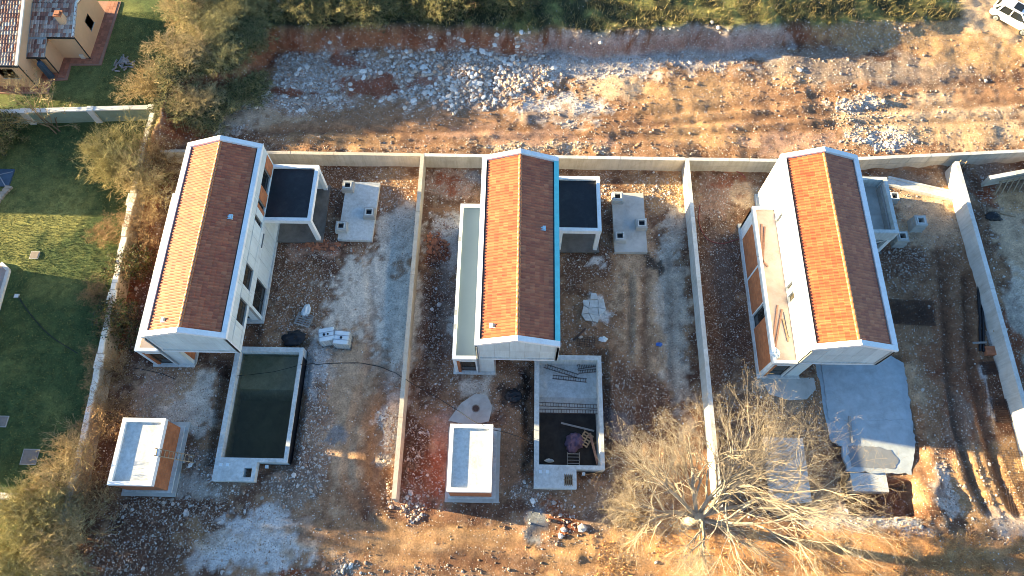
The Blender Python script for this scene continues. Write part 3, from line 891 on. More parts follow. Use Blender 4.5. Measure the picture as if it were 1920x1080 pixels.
# ------------------------------------------------------------------ facade pieces
def plane_pt(ax, co, u, z, d):
    """point on a facade; ax 'x': wall facing +-x at x=co, u runs along y; d is distance inwards (along axis)"""
    return (co + d, u, z) if ax == 'x' else (u, co + d, z)


def fbox(mb, ax, co, sgn, u0, u1, z0, z1, d0, d1):
    a, b = co - sgn * d0, co - sgn * d1
    if ax == 'x':
        mb.box(a, b, u0, u1, z0, z1)
    else:
        mb.box(u0, u1, a, b, z0, z1)
    return mb


def facade(t, ax, co, sgn, u0, u1, z0, z1, opens, mat, pmat=None, pu=1.2, pz=None, thick=0.22):
    us = sorted({u0, u1, *[v for o in opens for v in o[:2]]})
    zs = sorted({z0, z1, *[v for o in opens for v in o[2:4]]})

    def free(a, b, c, d):
        return not any(o[0] - 1e-6 <= a and b <= o[1] + 1e-6 and o[2] - 1e-6 <= c and d <= o[3] + 1e-6 for o in opens)
    mb = MB()
    for a, b in zip(us[:-1], us[1:]):
        for c, d in zip(zs[:-1], zs[1:]):
            if free(a, b, c, d):
                fbox(mb, ax, co, sgn, a, b, c, d, 0.02 if pmat else 0.0, thick)
    mb.build('wall', M['joint'] if pmat else mat, t)
    if pmat:
        k = max(1, round((u1 - u0) / pu))
        gu = [u0 + (u1 - u0) * i / k for i in range(k + 1)]
        gz = pz or [z0, z1]
        uu = sorted(set(gu) | set(us))
        uu = [uu[0]] + [b for a, b in zip(uu[:-1], uu[1:]) if b - a > 0.12 or b in us]
        zz = sorted(set(gz) | set(zs))
        for a, b in zip(uu[:-1], uu[1:]):
            for c, d in zip(zz[:-1], zz[1:]):
                if b - a > 0.03 and d - c > 0.03 and free(a, b, c, d):
                    g = 0.009
                    fbox(MB(), ax, co, sgn, a + g, b - g, c + (g if c > z0 else 0), d - (g if d < z1 else 0), 0.0, 0.03).build('wall_panel', pmat, t)


def window(t, ax, co, sgn, u0, u1, z0, z1, n=1, glass='glass', split=None, rec=0.12, sill=True):
    fr = MB()
    w = 0.06
    fbox(fr, ax, co, sgn, u0, u1, z1 - w, z1, rec, rec + 0.06)
    fbox(fr, ax, co, sgn, u0, u1, z0, z0 + w, rec, rec + 0.06)
    fbox(fr, ax, co, sgn, u0, u0 + w, z0 + w, z1 - w, rec, rec + 0.06)
    fbox(fr, ax, co, sgn, u1 - w, u1, z0 + w, z1 - w, rec, rec + 0.06)
    for i in range(1, n):
        u = u0 + (u1 - u0) * i / n
        fbox(fr, ax, co, sgn, u - 0.03, u + 0.03, z0 + w, z1 - w, rec, rec + 0.06)
    if split:
        fbox(fr, ax, co, sgn, u0 + w, u1 - w, split - 0.025, split + 0.025, rec - 0.005, rec + 0.05)
    o = fr.build('window', M['frame_dark'], t)
    for i in range(n):
        a, b = u0 + (u1 - u0) * i / n, u0 + (u1 - u0) * (i + 1) / n
        zr = [(z0, split), (split, z1)] if split else [(z0, z1)]
        for c, d in zr:
            fbox(MB(), ax, co, sgn, a + 0.035, b - 0.035, c + 0.03, d - 0.03, rec + 0.02, rec + 0.04).build('pane', M[glass], o)
    if sill:
        fbox(MB(), ax, co, sgn, u0 - 0.05, u1 + 0.05, z0 - 0.05, z0 - 0.004, -0.05, rec + 0.05).build('sill', M['concrete_light'], o)
    return o


# roof tile: one interlocking tile with a flat pan and a roll, x runs down the slope, y across
TW, TL = 0.215, 0.36
_prof = [(0.0, 0.0), (0.085, 0.0), (0.115, 0.03), (0.155, 0.046), (0.195, 0.03), (0.225, 0.002)]
tv = [(x, y, z + 0.045 * (x / TL) + 0.012) for x in (0, TL + 0.05) for y, z in _prof] + [(TL + 0.05, y, z + 0.012) for y, z in _prof]
tf = [(i, i + 1, i + 7, i + 6) for i in range(5)] + [(i + 6, i + 7, i + 13, i + 12) for i in range(5)]
TILE_V, TILE_F = np.array(tv), np.array(tf)
tile_me = None


def tile_field(t, frame, nu, nv, keep_rows, old=False, tl=TL, tw=TW, name='roof_tile', mat='tile', n_single=150):
    """frame(u, v) -> matrix of a tile; the nearest ones are objects, the rest one joined part"""
    global tile_me
    singles, rest = [], []
    for j in range(nv):
        for i in range(nu):
            (singles if (len(singles) < n_single and keep_rows(i, j)) else rest).append(frame(i, j))
    if tile_me is None:
        tile_me = bpy.data.meshes.new('roof_tile')
        tile_me.from_pydata([tuple(p) for p in TILE_V], [], [tuple(int(q) for q in f) for f in TILE_F])
        tile_me.materials.append(M['tile'])
        fix_normals(tile_me)
    for mx in singles:
        o = bpy.data.objects.new(name, tile_me)
        COL.objects.link(o)
        o.parent = t
        o.matrix_local = mx
    if rest:
        A = np.array([[list(r) for r in mx] for mx in rest])
        V = np.einsum('nij,kj->nki', A[:, :3, :3], TILE_V) + A[:, None, :3, 3]
        k = len(TILE_V)
        Fc = (TILE_F[None] + (np.arange(len(rest)) * k)[:, None, None]).reshape(-1, 4)
        col = np.repeat(rng.uniform(0, 1, (len(rest), 1)).repeat(3, 1), k, 0)
        o = np_mesh('roof_tiling', V.reshape(-1, 3), Fc, M[mat], 4, parent=t, col=col)
        o['kind'] = 'stuff'


def slope_frame(xr, zr, y0, sgn, ang, tw=TW, tl=TL):
    """tiles laid from a ridge at (xr, zr) running along y; sgn is the downhill x direction"""
    ca, sa = math.cos(ang), math.sin(ang)
    ex = Vector((sgn * ca, 0, -sa))
    ey = Vector((0, 1, 0))
    ez = Vector((sgn * sa, 0, ca))

    def fr(i, j):
        p = Vector((xr, y0, zr)) + ex * (j * tl) + ey * (i * tw)
        # course overlap: upper end tucked under the course above
        m = Matrix.Identity(4)
        jz = random.uniform(-0.009, 0.009)
        for r in range(3):
            m[r][0], m[r][1], m[r][2], m[r][3] = ex[r], ey[r], ez[r], p[r] + ez[r] * jz
        return m
    return fr


EAVE, RIDGE = 5.5, 6.45


def house(cx, y0, L, label, opt):
    t = thing('house', (cx, y0, 0), label, 'house')
    hw = 2.62
    mp = M['panel']
    # ---- ground floor and slabs
    MB().box(-hw - 0.12, hw + 0.12, 3.1, L + 0.12, -0.3, 0.14).box(-hw - 1.7, -1.45, -0.22, 3.09, -0.3, 0.14).box(-hw - 1.7, -hw - 0.13, 3.1, 11.75, -0.3, 0.138).build('plinth', M['concrete_light'], t)
    MB().box(-hw + 0.03, hw - 0.03, 0.03, L - 0.03, 2.68, 2.94).build('floor_slab', M['concrete_light'], t)
    lower = [(3.55, 5.62, 0.25, 2.3)] if opt['id'] == 1 else [(3.6, 5.6, 0.25, 2.3)]
    facade(t, 'x', hw, 1, 3.3, L, 0.142, 2.74, lower, M['render_white'], mp, 1.2)
    window(t, 'x', hw, 1, 3.55 if opt['id'] == 1 else 3.6, 5.62 if opt['id'] == 1 else 5.6, 0.25, 2.3, 2, 'glass', None, 0.1)
    facade(t, 'y', 3.3, -1, -1.5, hw - 0.23, 0.142, 2.67, [(-0.6, 1.9, 0.2, 2.4)], M['render_white'])
    window(t, 'y', 3.3, -1, -0.6, 1.9, 0.2, 2.4, 2)
    MB().box(-hw, hw, L - 0.2, L, 0.142, 2.74).build('wall', M['render_white'], t)
    MB().box(-hw, -hw + 0.2, opt['wing_y1'] + 0.003, L - 0.203, 0.142, 2.945).build('wall', M['render_white'], t)
    # the full-height pier at the south-west corner, brick lined on its inner side
    MB().box(-hw, -1.52, 0, 0.25, 0.142, 2.74).build('pier', mp, t)
    MB().box(-1.75, -1.52, 2.9, 3.29, 0.142, 2.67).build('pier', mp, t)
    MB().box(-1.72, -1.56, 0.26, 2.89, 0.142, 2.67).build('brick_infill', M['brick'], t)
    # ---- upper floor walls
    win_e = opt.get('win_e', [])
    facade(t, 'x', hw, 1, 0.0, L, 2.75, EAVE - 0.2, [w[:4] for w in win_e], M['render_white'], mp, 1.25, [2.75, EAVE - 0.2])
    for w in win_e:
        window(t, 'x', hw, 1, *w[:4], n=1, glass='glass_brown' if w[4] else 'glass', split=w[2] + 0.42 if w[4] else None, sill=False)
    if opt.get('brick_e'):
        a, b = opt['brick_e']
        cuts = sorted([w for w in win_e if w[0] >= a - 0.01], key=lambda q: q[0])
        p = a
        for w in cuts + [(b, b)]:
            if w[0] - p > 0.05:
                MB().box(hw - 0.03, hw + 0.012, p + 0.004, w[0] - 0.004, 3.12, 4.52).build('brick_infill', M['brick'], t)
            p = w[1]
    win_w = opt.get('win_w', [])
    facade(t, 'x', -hw, -1, 0.0, L, 2.95, EAVE - 0.2, win_w, M['render_white'], None)
    for w in win_w:
        window(t, 'x', -hw, -1, *w, n=1, glass='glass_brown', sill=False, rec=0.16)
    # gables: frame legs, a lower beam and recessed panels that follow the roof slope
    slope = (RIDGE - EAVE) / hw
    for sgn, co in ((-1, 0.0), (1, L)):
        s = -sgn
        a, b = co + s * 0.10, co + s * 0.14
        MB().prism([(-hw + 0.21, 2.78), (hw - 0.21, 2.78), (hw - 0.21, EAVE - 0.2), (0, RIDGE - 0.2), (-hw + 0.21, EAVE - 0.2)], 'y', a, b + s * 0.1).build('gable_wall', M['joint'], t)
        n = 5
        for i in range(n):
            u0, u1 = -hw + 0.22 + (2 * hw - 0.44) * i / n, -hw + 0.22 + (2 * hw - 0.44) * (i + 1) / n
            lim = lambda u: RIDGE - 0.2 - slope * abs(u)
            for (c, d) in ((2.80, 4.25), (4.25, None)):
                if d:
                    P = [(u0 + 0.008, c), (u1 - 0.008, c), (u1 - 0.008, d - 0.01), (u0 + 0.008, d - 0.01)]
                else:
                    P = [(u0 + 0.008, c + 0.01), (u1 - 0.008, c + 0.01), (u1 - 0.008, lim(u1))]
                    if u0 < -0.01 and u1 > 0.01:
                        P.append((0, lim(0)))
                    P.append((u0 + 0.008, lim(u0)))
                MB().prism(P, 'y', a - s * 0.02, a + s * 0.02).build('wall_panel', mp, t)
        fr = MB()
        fr.box(-hw + 0.003, -hw + 0.16, co, co + s * 0.2, 2.752, EAVE - 0.21).box(hw - 0.16, hw - 0.003, co, co + s * 0.2, 2.752, EAVE - 0.21).box(-hw + 0.16, hw - 0.16, co + s * 0.003, co + s * 0.2, 2.66, 2.77)
        fr.build('gable_frame', M['coping'], t)
        MB().box(-hw + 0.165, -hw + 0.205, co + s * 0.06, co + s * 0.1, 2.78, EAVE - 0.22).box(hw - 0.205, hw - 0.165, co + s * 0.06, co + s * 0.1, 2.78, EAVE - 0.22).box(-hw + 0.21, hw - 0.21, co + s * 0.05, co + s * 0.09, 2.772, 2.80).build('gable_shadow_strip', M['flash'], t)  # grey strips draw the shadow line along the frame's inner edge
    # ---- roof: white frame, gutters, tiles, ridge caps
    cw = 0.30
    for sgn in (-1, 1):
        m = M['turq'] if (opt['id'] == 2 and sgn == 1) else M['coping']
        xa, xb = sgn * hw, sgn * (hw - cw)
        n = 6
        for i in range(n):
            a, b = 0.33 + (L - 0.66) * i / n, 0.33 + (L - 0.66) * (i + 1) / n
            MB().box(xa + sgn * 0.02, xb, a + 0.004, b - 0.004, EAVE - 0.2, EAVE + 0.09).build('eave_coping', m, t)
        MB().box(sgn * (hw - cw - 0.002), sgn * (hw - cw - 0.26), 0.34, L - 0.34, EAVE - 0.32, EAVE - 0.24).build('gutter', M['flash'], t)
        for (ya, yb) in ((-0.02, 0.33), (L - 0.33, L + 0.02)):
            th = 0.26
            MB().add([(sgn * (hw + 0.02), ya, EAVE - 0.2), (sgn * (hw + 0.02), yb, EAVE - 0.2), (0.0, yb, RIDGE - 0.2), (0.0, ya, RIDGE - 0.2),
                      (sgn * (hw + 0.02), ya, EAVE - 0.2 + th), (sgn * (hw + 0.02), yb, EAVE - 0.2 + th), (0.0, yb, RIDGE - 0.2 + th), (0.0, ya, RIDGE - 0.2 + th)],
                     [(0, 1, 2, 3), (4, 5, 6, 7), (0, 1, 5, 4), (1, 2, 6, 5), (2, 3, 7, 6), (3, 0, 4, 7)]).build('gable_coping', M['coping'], t)
    ang = math.atan(slope)
    nv = 7
    xr, zr = 0.02, RIDGE - 0.20
    nu = int((L - 0.68) / TW)
    tw = (L - 0.68) / nu
    deck = MB()
    dl = 2.10
    deck.add([(-dl, 0.33, zr - 0.02 - dl * slope), (0, 0.33, zr - 0.02), (dl, 0.33, zr - 0.02 - dl * slope), (-dl, L - 0.33, zr - 0.02 - dl * slope), (0, L - 0.33, zr - 0.02), (dl, L - 0.33, zr - 0.02 - dl * slope),
              (-dl, 0.33, zr - 0.14 - dl * slope), (dl, 0.33, zr - 0.14 - dl * slope), (-dl, L - 0.33, zr - 0.14 - dl * slope), (dl, L - 0.33, zr - 0.14 - dl * slope)],
             [(0, 1, 4, 3), (1, 2, 5, 4), (0, 3, 8, 6), (2, 7, 9, 5), (6, 8, 9, 7)])
    roof = deck.build('roof', M['joint'], t)
    tl = 2.08 / math.cos(ang) / nv
    for sgn in (-1, 1):
        tile_field(roof, slope_frame(sgn * 0.03, zr - 0.012, 0.34, sgn, ang, tw, tl), nu, nv, lambda i, j: True if i < 22 else False, n_single=150)
    rp = [(math.cos(a) * 0.13, math.sin(a) * 0.10 - 0.02) for a in np.linspace(0, math.pi, 7)]
    cap = MB().prism(rp, 'y', 0, 0.43)
    me = None
    for i in range(int((L - 0.68) / 0.4)):
        if me is None:
            o = cap.build('ridge_tile', M['ridge'], roof, True)
            me = o.data
        else:
            o = bpy.data.objects.new('ridge_tile', me)
            COL.objects.link(o)
            o.parent = roof
        o.location = (0, 0.34 + i * (L - 0.68) / int((L - 0.68) / 0.4), zr + 0.035)
        o.rotation_euler = (RAD(-0.8), 0, 0)
    # vents on the slopes
    for (vx, vy, mt, w) in opt['vents']:
        zv = zr - abs(vx) * slope + 0.03
        v = MB().obox((vx, vy), 0.40, 0.34, zv - 0.05, zv + 0.035 + 0.03, 0).build('roof_vent', M[mt], roof)
        MB().obox((vx + (0.07 if vx < 0 else 0.05), vy), 0.13, 0.20, zv + 0.066, zv + 0.17, 0).build('vent_hood', M['vent' if mt == 'vent' else 'flash'], v)
    # ---- west wing with roof terrace
    wy1 = opt['wing_y1']
    xw = -hw - 1.55
    ops = [(3.35, 4.25, 0.25, 2.3)]
    facade(t, 'x', xw, -1, -0.1, wy1, 0.142, 2.7, [(0.15, 3.3, 0.2, 2.62), (3.3, 4.25, 0.2, 2.62), (4.35, 7.0, 0.2, 2.62), (7.15, 10.4, 0.2, 2.62)], M['render_white'])
    for (a, b) in ((0.15, 3.3), (4.35, 7.0), (7.15, 10.4)):
        MB().box(xw + 0.01, xw + 0.2, a + 0.003, b - 0.003, 0.203, 2.617).build('brick_infill', M['brick'], t)
    window(t, 'x', xw, -1, 3.31, 4.24, 0.22, 2.6, 1, 'glass')
    facade(t, 'y', -0.1, -1, xw + 0.225, -hw - 0.003, 0.142, 2.7, [(xw + 0.225, xw + 0.42, 0.2, 2.62), (xw + 0.42, -hw - 0.1, 0.2, 2.5)], M['render_white'])
    MB().box(xw + 0.23, xw + 0.415, -0.09, 0.1, 0.203, 2.615).build('brick_infill', M['brick'], t)
    window(t, 'y', -0.1, -1, xw + 0.425, -hw - 0.105, 0.22, 2.48, 1, 'glass_brown', 0.95)
    MB().box(xw, -hw - 0.003, wy1 - 0.2, wy1, 0.142, 2.7).build('wall', M['render_white'], t)
    MB().box(xw, -hw - 0.003, -0.1, wy1, 2.704, 2.90).build('roof_slab', M['concrete_light'], t)
    MB().box(xw + 0.2, -hw - 0.006, 0.1, wy1 - 0.2, 2.904, 2.93).build('terrace_floor', M[opt['deck']], t)
    for args in ((xw - 0.02, xw + 0.2, -0.12, wy1 + 0.02), (xw + 0.203, -hw - 0.005, -0.12, 0.1), (xw + 0.203, -hw - 0.005, wy1 - 0.2, wy1 + 0.02)):
        MB().box(*args, 2.904, 3.12).build('parapet', M['coping'], t)
    if opt.get('parapet_gaps'):
        for y in opt['parapet_gaps']:
            MB().box(xw - 0.028, xw + 0.16, y - 0.16, y + 0.16, 3.122, 3.15).build('parapet_patch', M['concrete'], t)
    # ---- carport / annex at the north-east
    ax1, ay0, ay1 = opt['annex'][0], opt['annex'][1], opt['annex'][2]
    MB().box(hw + 0.13, ax1 + 0.14, ay0 - 0.14, ay1 + 0.14, -0.3, 0.16).build('annex_floor', M['annex'], t)
    for (px, py) in ((ax1 - 0.32, ay0), (ax1 - 0.32, ay1 - 0.3), (hw + 0.15, ay0)):
        if px < hw + 0.2 and opt['id'] != 2:
            continue
        MB().box(px, px + 0.3, py, py + 0.28, 0.163, 2.7).build('column', M['coping'], t)
    MB().box(hw + 0.16, ax1 - 0.35, ay1 - 0.2, ay1 - 0.02, 0.163, 2.7).build('annex_wall', M['render_white'], t)
    top, fl = 3.12, opt['annex'][3]
    for args in ((hw + 0.005, ax1, ay0 - 0.02, ay0 + 0.24), (hw + 0.005, ax1, ay1 - 0.24, ay1 + 0.02), (ax1 - 0.26, ax1, ay0 + 0.243, ay1 - 0.243)):
        MB().box(*args, 2.705 if fl > 2.5 else 2.1, top).build('roof_edge', M['coping'] if fl > 2.5 else M['concrete_light'], t)
    MB().box(hw + 0.01, ax1 - 0.263, ay0 + 0.243, ay1 - 0.243, fl - 0.2, fl).build('flat_roof', M['membrane'] if fl > 2.5 else M['concrete'], t)
    if fl < 2.5:
        MB().box(ax1 - 0.42, ax1 - 0.30, ay0 + 0.3, ay1 - 0.5, fl + 0.01, fl + 0.55).build('formwork_board', M['wood_grey'], t)
        MB().bar((hw + 0.5, ay0 + 0.1, 0.2), (ax1 - 0.2, ay0 + 0.1, 2.08), 0.16, 0.16).build('brace', M['concrete_light'], t)
    # downpipe
    MB().box(hw + 0.005, hw + 0.07, 7.75, 8.85, 2.58, 2.66).build('wall_band', M['flash'], t)
    MB().tube((-hw + 0.1, -0.06, 0.2), (-hw + 0.1, -0.06, EAVE - 0.25), 0.045, 0.045, 8).build('downpipe', M['galv'], t)
    return t


E_WIN = [(1.65, 3.25, 3.1, 4.45, True), (4.17, 5.72, 3.15, 4.5, True), (8.93, 9.37, 3.2, 4.55, True)]
house(H1, 14.75, 14.35, 'leftmost new house with orange tile roof and brick band above its carport', dict(id=1, wing_y1=11.7, deck='deck_pink', win_e=E_WIN + [(10.26, 10.66, 3.2, 4.5, False), (11.7, 13.16, 3.2, 4.53, False)],
      brick_e=(9.95, 14.2), vents=[(1.45, 8.4, 'vent', 1), (-1.25, 1.0, 'vent_white', 1)], annex=(5.95, 9.68, 14.3, 2.93)))
house(H2, 14.6, 13.8, 'middle new house with a turquoise strip along its right eave', dict(id=2, wing_y1=11.4, deck='deck_grey', win_e=E_WIN, parapet_gaps=[8.6, 3.1, 2.1],
      vents=[(1.55, 8.1, 'vent', 1), (-1.55, 1.2, 'vent_white', 1)], annex=(5.75, 9.4, 13.85, 2.93)))
house(H3, 14.7, 14.25, 'rightmost new house with sunlit cream side wall and planks on its terrace', dict(id=3, wing_y1=11.5, deck='deck_pink', win_e=E_WIN[:2],
      win_w=[(10.15, 10.42, 2.98, 4.15), (4.98, 5.28, 2.98, 4.1), (4.05, 4.6, 2.98, 4.1)], vents=[], annex=(5.8, 9.55, 14.1, 2.15)))

# ------------------------------------------------------------------ huts, pools, slabs, wells
def hut(cx, label, lit_brick=True):
    x0, x1, y0, y1, zt = cx - 4.13, cx - 1.42, 6.25, 10.38, 2.6
    t = thing('hut', ((x0 + x1) / 2, (y0 + y1) / 2, 0), label, 'hut')
    ox, oy = (x0 + x1) / 2, (y0 + y1) / 2
    hx, hy = (x1 - x0) / 2, (y1 - y0) / 2
    MB().box(-hx - 0.3, hx + 0.42, -hy - 0.3, hy + 0.35, -0.3, 0.13).build('plinth', M['concrete'], t)
    MB().box(-hx - 0.08, hx + 0.2, -hy - 0.08, hy + 0.1, 0.133, 0.25).build('footing', M['concrete_light'], t)
    MB().box(-hx + 0.05, hx - 0.05, -hy + 0.05, hy - 0.05, 0.253, 2.2).build('wall', M['brick'], t)
    MB().box(-hx + 0.02, hx - 0.02, -hy + 0.02, hy - 0.02, 2.203, 2.36).build('roof_slab', M['concrete_light'], t)
    MB().box(-hx + 0.22, hx - 0.22, -hy + 0.22, hy - 0.22, 2.363, 2.41).build('roof_floor', M['concrete_light'], t)
    for a in ((-hx, -hx + 0.24, -hy, hy), (hx - 0.24, hx, -hy, hy), (-hx + 0.243, hx - 0.243, -hy, -hy + 0.24), (-hx + 0.243, hx - 0.243, hy - 0.24, hy)):
        MB().box(*a, 2.22, zt).build('parapet', M['coping'], t)
    return t


hut(H1, 'small brick hut with white rimmed roof, ladder leaning on its side')
hut(H2, 'small white rimmed hut below the middle house')
x0_, y0_ = at(1428, 820, 0.3)
x1_, y1_ = at(1525, 943, 0.3)
t = thing('concrete_slab', ((x0_ + x1_) / 2, (y0_ + y1_) / 2, 0), 'pale rectangular slab under the branches of the bare tree', 'slab')
MB().box(-(x1_ - x0_) / 2 + 0.1, (x1_ - x0_) / 2 - 0.1, (y1_ - y0_) / 2, -(y1_ - y0_) / 2, -0.4, 0.35).build('slab', M['concrete_light'], t)


def pool(i, label):
    x0, x1, y0, y1 = POOLS[i]
    zt = 0.5
    t = thing('swimming_pool', ((x0 + x1) / 2, (y0 + y1) / 2, 0), label, 'pool')
    hx, hy = (x1 - x0) / 2, (y1 - y0) / 2
    mt = M['concrete_light']
    w = 0.33
    for a in ((-hx, -hx + w, -hy, hy), (hx - 0.26, hx, -hy, hy), (-hx + w + 0.003, hx - 0.263, hy - w, hy), (-hx + w + 0.003, hx - 0.263, -hy, -hy + 0.26)):
        MB().box(*a, -1.9, zt).build('pool_wall', mt, t)
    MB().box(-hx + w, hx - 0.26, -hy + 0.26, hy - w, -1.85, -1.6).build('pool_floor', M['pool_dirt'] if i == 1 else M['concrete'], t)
    sh = MB().add([(-hx + w, 0.55 if i == 0 else 0.35, -1.6), (hx - 0.26, 0.55 if i == 0 else 0.35, -1.6), (hx - 0.26, 1.2, -0.75), (-hx + w, 1.2, -0.75), (-hx + w, hy - w, -0.75), (hx - 0.26, hy - w, -0.75), (-hx + w, hy - w, -1.6), (hx - 0.26, hy - w, -1.6)],
                  [(0, 1, 2, 3), (3, 2, 5, 4), (0, 3, 4, 6), (1, 7, 5, 2), (4, 5, 7, 6), (0, 6, 7, 1)])
    sh.build('shallow_floor', M['concrete_light'], t)
    # pump box at the south end
    bx0, bx1, by0, by1 = -hx, -hx + 2.72, -hy - 1.22, -hy - 0.003
    hx0, hx1, hy0, hy1 = bx1 - 0.78, bx1 - 0.26, by0 + 0.25, by0 + 0.85
    b = MB()
    for a in ((bx0, hx0, by0, by1), (hx1, bx1, by0, by1), (hx0, hx1, by0, hy0), (hx0, hx1, hy1, by1)):
        b.box(*a, -0.8, zt - 0.004)
    pb = b.build('pump_box', mt, t)
    MB().box(hx0, hx1, hy0, hy1, -0.7, -0.5).build('hatch_bottom', M['black'], pb)
    if i == 1:
        g = MB()
        for k in range(5):
            u = hx0 + 0.02 + (hx1 - hx0 - 0.04) * k / 4
            g.box(u - 0.02, u + 0.02, hy0 - 0.08, hy1 + 0.08, zt, zt + 0.03)
        g.box(hx0 - 0.05, hx1 + 0.05, (hy0 + hy1) / 2 - 0.02, (hy0 + hy1) / 2 + 0.02, zt + 0.032, zt + 0.06)
        g.build('hatch_grille', M['wood'], pb)
    for u in (bx0 + 0.42, bx0 + 0.86, bx1 + 0.5):
        MB().box(u - 0.09, u + 0.09, by1 - 0.3, by1 - 0.1, zt - 0.1 if u < bx1 else -0.1, zt + 0.06 if u < bx1 else 0.1).build('skimmer_cap', M['plastic_white'], t)
    for s in (-1, 1):
        MB().box(s * hx, s * (hx + 0.012), -hy, hy - 0.6, -0.8, 0.38).build('membrane', M['black'], t)
    return t


p1 = pool(0, 'flooded concrete pool below the left house, dark water in it')
p2 = pool(1, 'empty concrete pool below the middle house, rubbish in its deep end')
x0, x1, y0, y1 = POOLS[0]
mw, ntw, bw = new_mat('murky_pool_water')
bw.inputs['Base Color'].default_value = (0.9, 0.9, 0.8, 1)
bw.inputs['Roughness'].default_value = 0.02
bw.inputs['IOR'].default_value = 1.33
bw.inputs['Transmission Weight'].default_value = 1.0
va = ntw.nodes.new('ShaderNodeVolumeAbsorption')
va.inputs['Color'].default_value = (0.50, 0.46, 0.20, 1)
va.inputs['Density'].default_value = 0.85
ntw.links.new(va.outputs[0], ntw.nodes['Material Output'].inputs['Volume'])
wt = MB().box(x0 + 0.30, x1 - 0.23, y0 + 0.23, y1 - 0.30, -1.75, -0.05).build('water', mw)
tag(wt, kind='structure')
wt['label'] = 'murky dark green water standing in the pool'

# slabs with inspection wells
def well(x, y, z, s, hgt, label, open_mat='black', dirx=0):
    t = thing('inspection_well', (x, y, z), label, 'well', 'concrete inspection wells')
    a = s / 2
    MB().box(-a, a, -a, a, -0.1, hgt * 0.55).build('base_ring', M['concrete'], t)
    b = a - 0.03
    o = 0.21
    m = MB()
    for q in ((-b, -o, -b, b), (o, b, -b, b), (-o, o, -b, -o), (-o, o, o, b)):
        m.box(*q, hgt * 0.55 + 0.003, hgt)
    m.build('collar', M['concrete'], t)
    m = MB()
    c = o + 0.08
    for q in ((-c, -o, -c, c), (o, c, -c, c), (-o, o, -c, -o), (-o, o, o, c)):
        m.box(*q, hgt + 0.002, hgt + 0.05)
    m.build('rim', M['concrete_light'], t)
    MB().box(-o, o, -o, o, hgt * 0.55 + 0.004, hgt * 0.55 + 0.02).build('opening', M['black'], t)
    return t


for (cx, cy, sx_, sy2, lab, mt, wl) in ((-12.0, 26.95, 2.55, 5.0, 'pale grey slab with three square wells beside the left carport', 'concrete_light', [(-13.0, 28.9), (-11.15, 26.6), (-13.1, 25.4)]),
                                       (8.25, 26.35, 2.4, 5.05, 'stained grey slab with three square wells beside the middle carport', 'concrete', [(7.42, 28.3), (9.1, 26.05), (7.45, 24.95)])):
    t = thing('concrete_slab', (cx, cy, 0), lab, 'slab', rz=RAD(0.4 if cx > 0 else -1.5))
    MB().box(-sx_ / 2, sx_ / 2, -sy2 / 2, sy2 / 2, -0.3, 0.3).build('slab', M[mt], t)
    nm = 'left' if cx < 0 else 'middle'
    for (wx_, wy_), w in zip(wl, ('rearmost', 'right-hand', 'front left')):
        well(wx_, wy_, 0.304, 0.86, 0.42, '%s square concrete well on the slab by the %s carport' % (w, nm))
def at_h(px, py, z=0.0, dz=0.0):
    x, y = at(px, py, z)
    return (x, y, h(x, y) + dz)


x, y = at(1724, 416, 0.8)
well(x, y, h(x, y), 0.9, 1.0, 'pale concrete well standing apart on bare soil right of the right house')
x, y = at(1690, 445, 0.8)
well(x, y, h(x, y), 0.9, 1.0, 'pale concrete well at the corner of the unfinished carport')
x, y = at(1677, 368, 0.6)
well(x, y, h(x, y), 0.7, 0.7, 'small sunlit concrete well behind the unfinished carport')

# fresh slab of the third plot
t = thing('concrete_slab', (23.6, 11.8, -0.5), 'fresh blue grey concrete slab below the right house', 'slab')
def ragged(P, amp, seed, step=0.18):
    rs, out = random.Random(seed), []
    for (ax, ay), (bx_, by_) in zip(P, P[1:] + P[:1]):
        n = max(1, int(math.hypot(bx_ - ax, by_ - ay) / step))
        for k in range(n):
            out.append((ax + (bx_ - ax) * k / n + rs.gauss(0, amp), ay + (by_ - ay) * k / n + rs.gauss(0, amp)))
    return out


MB().prism(ragged([(-2.95, 3.3), (-2.7, -1.2), (-1.9, -1.7), (-1.85, -3.2), (0.4, -3.3), (2.1, -3.3), (2.75, -1.5), (3.0, 2.0), (3.1, 3.9), (2.2, 4.5), (-0.5, 4.6), (-2.6, 4.5)], 0.045, 1), 'z', -0.3, 0.14).build('slab', M['slab_blue'], t).scale = (1.05, 1.04, 1)
MB().prism(ragged([(-2.6, 0.0), (2.65, 0.1), (2.8, 3.6), (2.1, 4.2), (-2.45, 4.2)], 0.03, 2), 'z', 0.144, 0.17).build('slab_layer', M['slab_blue'], t)
MB().prism(ragged([(-1.6, -3.1), (1.3, -3.1), (1.55, -2.6), (1.2, -1.95), (0.4, -1.7), (-1.6, -1.7)], 0.03, 3), 'z', 0.145, 0.16).build('wet_patch', M['slab_wet'], t)
MB().box(-1.7, 0.6, -4.6, -3.42, -0.9, 0.05).build('step', M['concrete_light'], t)
o = MB().box(-0.07, 0.07, -0.9, 0.9, 0, 0.06).build('timber_plank', M['wood_grey'])
o.location = at3(1595, 805, -0.32)
o.rotation_euler = (0, 0, RAD(-4))
tag(o, 'grey timber plank lying on the fresh concrete slab', 'plank')
x, y = at(1470, 740)
t = thing('concrete_slab', (19.0, 13.6, 0), 'worn tan concrete apron in front of the right house', 'slab')
MB().prism([(-2.3, 0.9), (-1.9, -0.2), (-0.6, -0.6), (0.6, -0.5), (1.3, 0.2), (1.3, 1.0)], 'z', -0.2, 0.06).build('slab', M['concrete'], t)
x, y = at(895, 765)
t = thing('concrete_slab', (x, y, 0), 'cement pad with a round drain behind the middle hut', 'slab')
